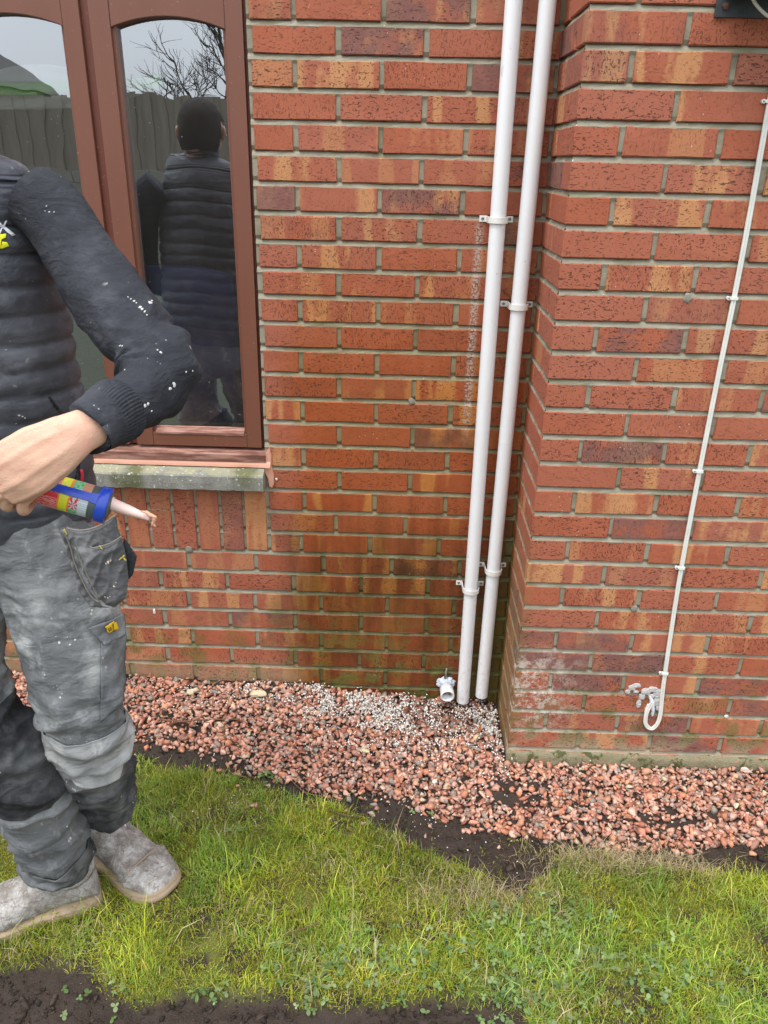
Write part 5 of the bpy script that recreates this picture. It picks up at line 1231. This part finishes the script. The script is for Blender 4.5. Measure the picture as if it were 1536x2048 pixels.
# boots
m = M('boot_leather', .75, .3); p = m.pos(); n = m.noise(p, 26, 5, .65); f = m.noise(p, 170, 4, .6)
c = m.mix(n, (.15, .125, .105), (.34, .315, .285)); c = m.mix(m.ramp(m.noise(p, 26, 6, .75), .40, .72), c, (.50, .485, .46)); c = m.mix(m.math('MULTIPLY', m.ramp(m.math('ABSOLUTE', m.math('SUBTRACT', m.noise(p, 34, 4, .6, .8), .5)), .035, .0), .6), c, (.10, .08, .065)); c = m.mix(m.ramp(m.noise(p, 55, 3), .68, .74), c, (.70, .69, .66))
M_BOOT = m.fin(c, None, m.bump(m.math('ADD', f, m.math('MULTIPLY', n, 2.)), .6, .002))
M_SOLE = flat('boot_sole', (.36, .27, .18), .85, .3, .3, 40, .6)
def boot(ankle, heading, pitch, ground, label=None, L=.30):
    bt = empty('boot', ankle, person); bt.rotation_euler = (0, pitch, heading)
    g = ground-ankle[2]
    # stations along x from heel to toe: x, half width, top height above the sole base
    stn = [(-.078, .020, .055), (-.073, .036, .085), (-.055, .043, .13), (-.02, .046, .16), (.02, .045, .155), (.06, .044, .122), (.10, .048, .098), (.14, .052, .082), (.172, .050, .074), (.196, .043, .066), (.214, .032, .055), (.224, .019, .043), (.228, .006, .032)]
    st = [np.array(s) for s in stn]; N = 66; V = []; Fc = []; seg = 36
    for i in range(N+1):
        x, w, h = crom(st, i/N*(len(st)-1)); 
        for j in range(seg):
            a = 2*math.pi*j/seg; cy = math.copysign(abs(math.cos(a))**.8, math.cos(a)); sz = math.sin(a)
            zz = .024+(h-.024)*(.5+.5*math.copysign(abs(sz)**.75, sz)); yy = cy*w*(1-.30*max(0, sz)**2)
            q = .0022*mn.noise(Vector((x*30, yy*30, zz*30)))+.0035*max(0, 1-abs(mn.noise(Vector((x*22, yy*9, zz*22+4))))*4)*(1 if .03 < x < .15 else .25)
            q += (.0030 if x > .150-.25*abs(yy) else 0)+(.0024 if x < -.02 and zz < .08 else 0)
            V.append((x, yy+q*cy, zz+g+q*max(0, sz)))
    for i in range(N):
        for j in range(seg): Fc.append((i*seg+j, i*seg+(j+1) % seg, (i+1)*seg+(j+1) % seg, (i+1)*seg+j))
    Fc.append(tuple(range(seg))[::-1]); Fc.append(tuple(N*seg+j for j in range(seg)))
    sh = loft([(np.array((-.028, 0, .10+g)), .050, .050, 2.), (np.array((-.022, 0, .17+g)), .053, .050, 2.), (np.array((-.018, 0, .25+g)), .055, .053, 2.)], 36, 6)
    V, Fc = join_vf((V, Fc), sh)
    mesh('upper', V, Fc, M_BOOT, bt, True)
    # stitched seams
    def sm(pts): V, Fc = tube_vf([(x, y, z+g) for x, y, z in pts], .0018, 6, 4); mesh('seam', V, Fc, M_SOLE, bt, True)
    sm([(.135, -.055, .035), (.140, -.050, .055), (.148, -.035, .078), (.152, 0, .086), (.148, .035, .078), (.140, .050, .055), (.135, .055, .035)])
    # sole: outline with welt, lugs
    out = []
    for i in range(41): x, w, h = crom(st, i/40*(len(st)-1)); out.append((x*1.03, -(w+.007)))
    out = out+[(x, -y) for x, y in out[::-1]]
    bm = bmesh.new(); lay = []
    for zz, k in ((.0, .94), (.004, .985), (.012, 1.), (.022, 1.0), (.024, .985), (.028, .98), (.034, .975)):
        lay.append([bm.verts.new((x*k+.004*(1-k), y*k*(1-.10*math.exp(-((x-.05)/.03)**2)*(zz < .02)), zz+g+(.010*max(0, (x-.17)/.06)**2)+(.006 if -.0 < x < .055 and zz < .004 else 0))) for x, y in out])
    for a, b in zip(lay[:-1], lay[1:]):
        for i in range(len(out)): q = (i+1) % len(out); bm.faces.new((a[i], a[q], b[q], b[i]))
    bm.faces.new(lay[0][::-1]); bm.faces.new(lay[-1])
    me = bpy.data.meshes.new('sole'); bm.to_mesh(me); bm.free(); me.materials.append(M_SOLE); me.polygons.foreach_set('use_smooth', [True]*len(me.polygons)); o = bpy.data.objects.new('sole', me); COL.objects.link(o); o.parent = bt
    return bt
an = at(196, 1606, -.765); b1 = boot((an.x, an.y, an.z), R(-31), 0., -.004); b1.scale = (1.06, 1.2, 1)
an = at(118, 1758, -.925); b2 = boot((an.x, an.y, an.z), R(180+27), 0., .0); b2.scale = (1.12, 1.18, 1)

# ------------------------------------------------------------------ sealant gun
gun = tag(empty('sealant_gun', GA), 'blue sealant gun holding a red and yellow cartridge, tip oozing pinkish sealant', 'sealant gun')
def gm(u, v, y): return at(u, v, y)-GA
A0 = Vector((0, 0, 0)); AX = -gd          # towards the hand
M_BLUEP = flat('blue_gun_paint', (.02, .06, .42), .3, .5, .1, 30, .1); M_GREYC = flat('cartridge_grey', (.07, .09, .09), .4)
def lab(name, c, ink, sc=(0, 0, 0), amt=.5):
    m = M(name, .35, .5); g = m.n('VertexColor', layer_name='tint'); t, a, _ = m.xyz(g.outputs[0])
    cv = m.n('CombineXYZ'); m.l(m.math('MULTIPLY', t, sc[0]), cv.inputs[0]); m.l(m.math('MULTIPLY', a, sc[1]), cv.inputs[1])
    wv = m.math('GREATER_THAN', m.math('FRACT', m.math('MULTIPLY', a, sc[1])), .52); br = m.math('GREATER_THAN', m.noise(cv.outputs[0], 1., 1), .46)
    return m.fin(m.mix(m.math('MULTIPLY', m.math('MULTIPLY', wv, br), amt), c, ink))
L_RED = lab('label_red', (.62, .03, .035), (.75, .62, .60), (160, 110), .75); L_PLAIN = lab('label_plain_red', (.60, .02, .025), (.6, .02, .02), (1, 1), 0)
L_YEL = lab('label_lemon', (.62, .62, .03), (.42, .45, .03), (200, 70), .5); L_GRN = lab('label_green', (.03, .33, .10), (.7, .8, .7), (220, 60), .55)
L_WHT = lab('label_barcode', (.62, .70, .74), (.12, .16, .18), (2, 150), .9); L_SAL = lab('label_salmon', (.55, .27, .17), (.06, .03, .02), (120, 60), .4); L_ORG = lab('label_orange', (.70, .20, .03), (.7, .2, .03), (1, 1), 0)
mats = [L_RED, L_PLAIN, L_YEL, L_GRN, L_WHT, L_SAL, L_ORG, M_GREYC]
def cart():
    a1 = vcam; a2 = gdown; seg = 120; ts = list(np.linspace(.012, .215, 170)); V = []; Fc = []; fm = []; C = []
    for t in ts:
        for j in range(seg):
            th = 2*math.pi*j/seg; V.append(AX*t+(a1*math.cos(th)+a2*math.sin(th))*.0245); C.append((t, th/6.2832, 0))
    for i in range(len(ts)-1):
        t = ts[i]
        for j in range(seg):
            Fc.append((i*seg+j, i*seg+(j+1) % seg, (i+1)*seg+(j+1) % seg, (i+1)*seg+j)); an = math.degrees(2*math.pi*(j+.5)/seg); an = an-360 if an > 180 else an
            lowr = 2 < an < 90; up = -90 < an <= 2
            if t < .024: m_ = 7
            elif lowr:
                if t < .037: m_ = 4
                elif t < .049:
                    f = (t-.037)/.012; m_ = 3
                    if an < 48:
                        ph = math.atan2(an-30, (f-.5)*28); m_ = 4 if int((ph+math.pi)/(math.pi/7)) % 2 else 1
                        m_ = 1 if m_ == 1 else 4
                        if math.hypot(an-25, (f-.5)*26) > 24: m_ = 3
                elif t < .051: m_ = 6
                elif t < .063: m_ = 2
                elif t < .066: m_ = 6
                elif an < 22: m_ = 1
                else: m_ = 0
            elif up:
                m_ = 5 if t < .037 else 3 if t < .050 else 6 if t < .053 else 2 if t < .065 else 6 if t < .068 else 0
            else: m_ = 0
            fm.append(m_)
    o = mesh('cartridge', V, Fc, None, gun, True, mats, fm); a = o.data.color_attributes.new('tint', 'FLOAT_COLOR', 'POINT'); a.data.foreach_set('color', np.c_[np.array(C), np.ones(len(C))].astype(np.float32).ravel()); return o
crt = cart()
def gl(name, prof, mat, seg=48, par=None): V, Fc = lathe(A0, AX, prof, seg); return mesh(name, V, Fc, mat, par or gun, True)
gl('end_ring', [(-.002, .006), (-.002, .0262), (-.001, .0270), (.012, .0272), (.0135, .0262), (.0135, .024)], M_BLUEP)
gl('cartridge_collar', [(-.006, .004), (-.006, .010), (-.003, .022), (.012, .0246)], M_GREYC)
# side rails of the cradle
for an0 in (-13, 167):
    V = []; Fc = []; ts = np.linspace(.008, .235, 60); q = [-15, -13, 0, 13, 15]
    for t in ts:
        for d_ in q:
            a = R(an0+d_*(1.0 if t > .02 else 1.25)); r_ = .0268 if abs(d_) < 15 else .0240; V.append(AX*t+(vcam*math.cos(a)+gdown*math.sin(a))*r_)
    for i in range(len(ts)-1):
        for j in range(4): Fc.append((i*5+j, i*5+j+1, i*5+j+6, i*5+j+5))
    mesh('cradle_rail', V, Fc, M_BLUEP, gun)
gl('back_plate', [(.232, .001), (.232, .027), (.240, .027), (.240, .001)], M_BLUEP)
V, Fc = tube_vf([AX*.24, AX*.46], .004, 10, 1); mesh('plunger_rod', V, Fc, M_STEEL, gun, True)
V, Fc = tube_vf([AX*.245, AX*.262+Vector((0, 0, -.05)), AX*.28+Vector((0, 0, -.11))], [.015, .013, .012], 14, 5); mesh('handle', V, Fc, M_BLUEP, gun, True)
V, Fc = tube_vf([AX*.235+Vector((0, 0, -.02)), AX*.225+Vector((0, 0, -.05)), AX*.235+Vector((0, 0, -.10))], [.006, .006, .005], 10, 5); mesh('trigger', V, Fc, M_STEEL, gun, True)
nz0 = gm(224, 1008, -1.245); nz1 = gm(303, 1038, -1.255)
V, Fc = lathe(nz0-(nz1-nz0)*.05, nz1, [(0, .0105), (.003, .0108), (.004, .0092), (.030, .0078), ((nz1-nz0).length*.98, .0042), ((nz1-nz0).length*1.03, .0036), ((nz1-nz0).length*1.03, .0002)], 28); mesh('nozzle', V, Fc, flat('nozzle_plastic', (.66, .48, .43), .4, .5, .08, 30, .1), gun, True)
M_OOZE = flat('oozing_sealant', (.68, .34, .22), .4, .4, .12, 80, .4)
def ooze(pts, rad): V, Fc = tube_vf([gm(u, v, -1.26) for u, v in pts], rad, 10, 5); V = [np.array(v)+.0012*np.array(mn.noise_vector(Vector(v)*230)) for v in V]; mesh('sealant_ooze', V, Fc, M_OOZE, gun, True)
ooze([(282, 1023), (292, 1024), (300, 1030), (309, 1034), (314, 1037)], [.0012, .0022, .0034, .0026, .0008]); ooze([(303, 1030), (308, 1038), (307, 1046), (311, 1055)], [.0022, .003, .002, .0008]); ooze([(309, 1036), (306, 1046), (303, 1052)], [.002, .0026, .0008])

# ------------------------------------------------------------------ what the window reflects, behind the photographer
M_BOARD = wood_paint('fence_board_timber', (.12, .10, .075), (.24, .205, .155), .9)
fen = tag(empty('timber_fence', (-2.5, -12, 1.10)), 'weathered vertical board fence reflected in the window panes', 'fence')
fm0 = None
for i in range(86):
    h = 1.55+.06*math.sin(i*.9)
    if i < 4:
        o = box('board', -.0665, .0665, -.012, .012, 0, h, M_BOARD, fen, .004); me = o.data; BM_ = globals().setdefault('BM_', []); BM_.append(me)
    else: o = bpy.data.objects.new('board', BM_[i % 4]); COL.objects.link(o); o.parent = fen
    o.location = (-6.2+i*.128, .025*(i % 2), -.06)
for z in (.3, 1.2): box('rail', -6.3, 4.8, -.07, -.026, z, z+.08, M_BOARD, fen)
ww = tag(empty('retaining_wall', (-2.5, -11.85, 0)), 'grey block retaining wall under the fence, seen reflected in window', 'wall')
MBL = flat('grey_block', (.20, .19, .16), .9, .2, .2, 4, .5)
bb = box('block', 0, .43, -.1, .1, 0, .205, MBL, ww, .006)
for r_ in range(7):
    for i in range(26):
        if r_ == 0 and i == 0: o = bb
        else: o = bpy.data.objects.new('block', bb.data); COL.objects.link(o); o.parent = ww
        o.location = (-6.3+i*.44+(r_ % 2)*.22, 0, r_*.215)
def tree(loc, h, seed, label):
    rr = random.Random(seed); t = tag(empty('bare_tree', loc), label, 'tree'); TV = []; CV = []
    def br(p, d, L, r, lv):
        n = 4; pts = [p]; q = p.copy(); dd = d.copy()
        for i in range(n): dd = (dd+Vector((rr.gauss(0, .16), rr.gauss(0, .16), rr.gauss(.03, .08)))).normalized(); q = q+dd*L/n; pts.append(q.copy())
        (TV if lv == 0 else CV).append(tube_vf(pts, [r*(1-.14*i) for i in range(n+1)], 6 if lv < 2 else 3, 1, False))
        if lv < 5:
            for k in range(4 if lv < 4 else 5):
                s = pts[rr.randint(2, n)]; nd = (dd+Vector((rr.gauss(0, .55), rr.gauss(0, .55), rr.gauss(.12, .4)))).normalized(); br(s, nd, L*rr.uniform(.6, .82), r*.55, lv+1)
    br(Vector((0, 0, 0)), Vector((0, 0, 1)), h*.36, h*.022, 0)
    mt = flat('bark', (.05, .04, .03), .95)
    v, f = join_vf(*TV); mesh('trunk', v, f, mt, t, True); v, f = join_vf(*CV); mesh('crown', v, f, mt, t); return t
tree((-4.3, -18, 1.0), 5.6, 3, 'bare leafless tree behind the fence, reflected in the right pane')
pl = tag(empty('utility_pole', (-11, -30, 1)), 'wooden utility pole with crossarm and wires reflected in window', 'pole'); MP = flat('pole_wood', (.06, .05, .04), .9)
V, Fc = tube_vf([(0, 0, 0), (0, 0, 6)], [.13, .10], 10, 1); mesh('post', V, Fc, MP, pl, True); box('crossarm', -.9, .9, -.05, .05, 5.5, 5.6, MP, pl)
for z in (-.8, .8):
    V, Fc = tube_vf([(z-25, 2, 5.2), (z, 0, 5.62), (z+25, -2, 5.0)], .012, 4, 6); mesh('wire', V, Fc, MP, pl)
nh = tag(empty('neighbour_house', (-13.0, -24, -.5)), 'grey gabled house with dark roof, seen only as reflection in the left pane', 'house')
MW = flat('render_grey', (.28, .26, .23), .9); MR = flat('roof_tiles', (.06, .055, .05), .9)
box('wall', -1.7, 1.7, -2, 2, 0, 4.0, MW, nh, 0)
V = [(-1.9, 2.3, 4.0), (0, 2.3, 5.3), (1.9, 2.3, 4.0), (-1.9, -2.3, 4.0), (0, -2.3, 5.3), (1.9, -2.3, 4.0)]; mesh('roof', V, [(0, 1, 4, 3), (1, 2, 5, 4), (0, 2, 1), (3, 4, 5), (0, 3, 5, 2)], MR, nh)
box('window_frame', -1, .2, 2.0, 2.04, 1.6, 2.8, flat('white_frame', (.6, .6, .58)), nh); box('pane', -.93, .13, 2.041, 2.05, 1.67, 2.73, M_DARK, nh)
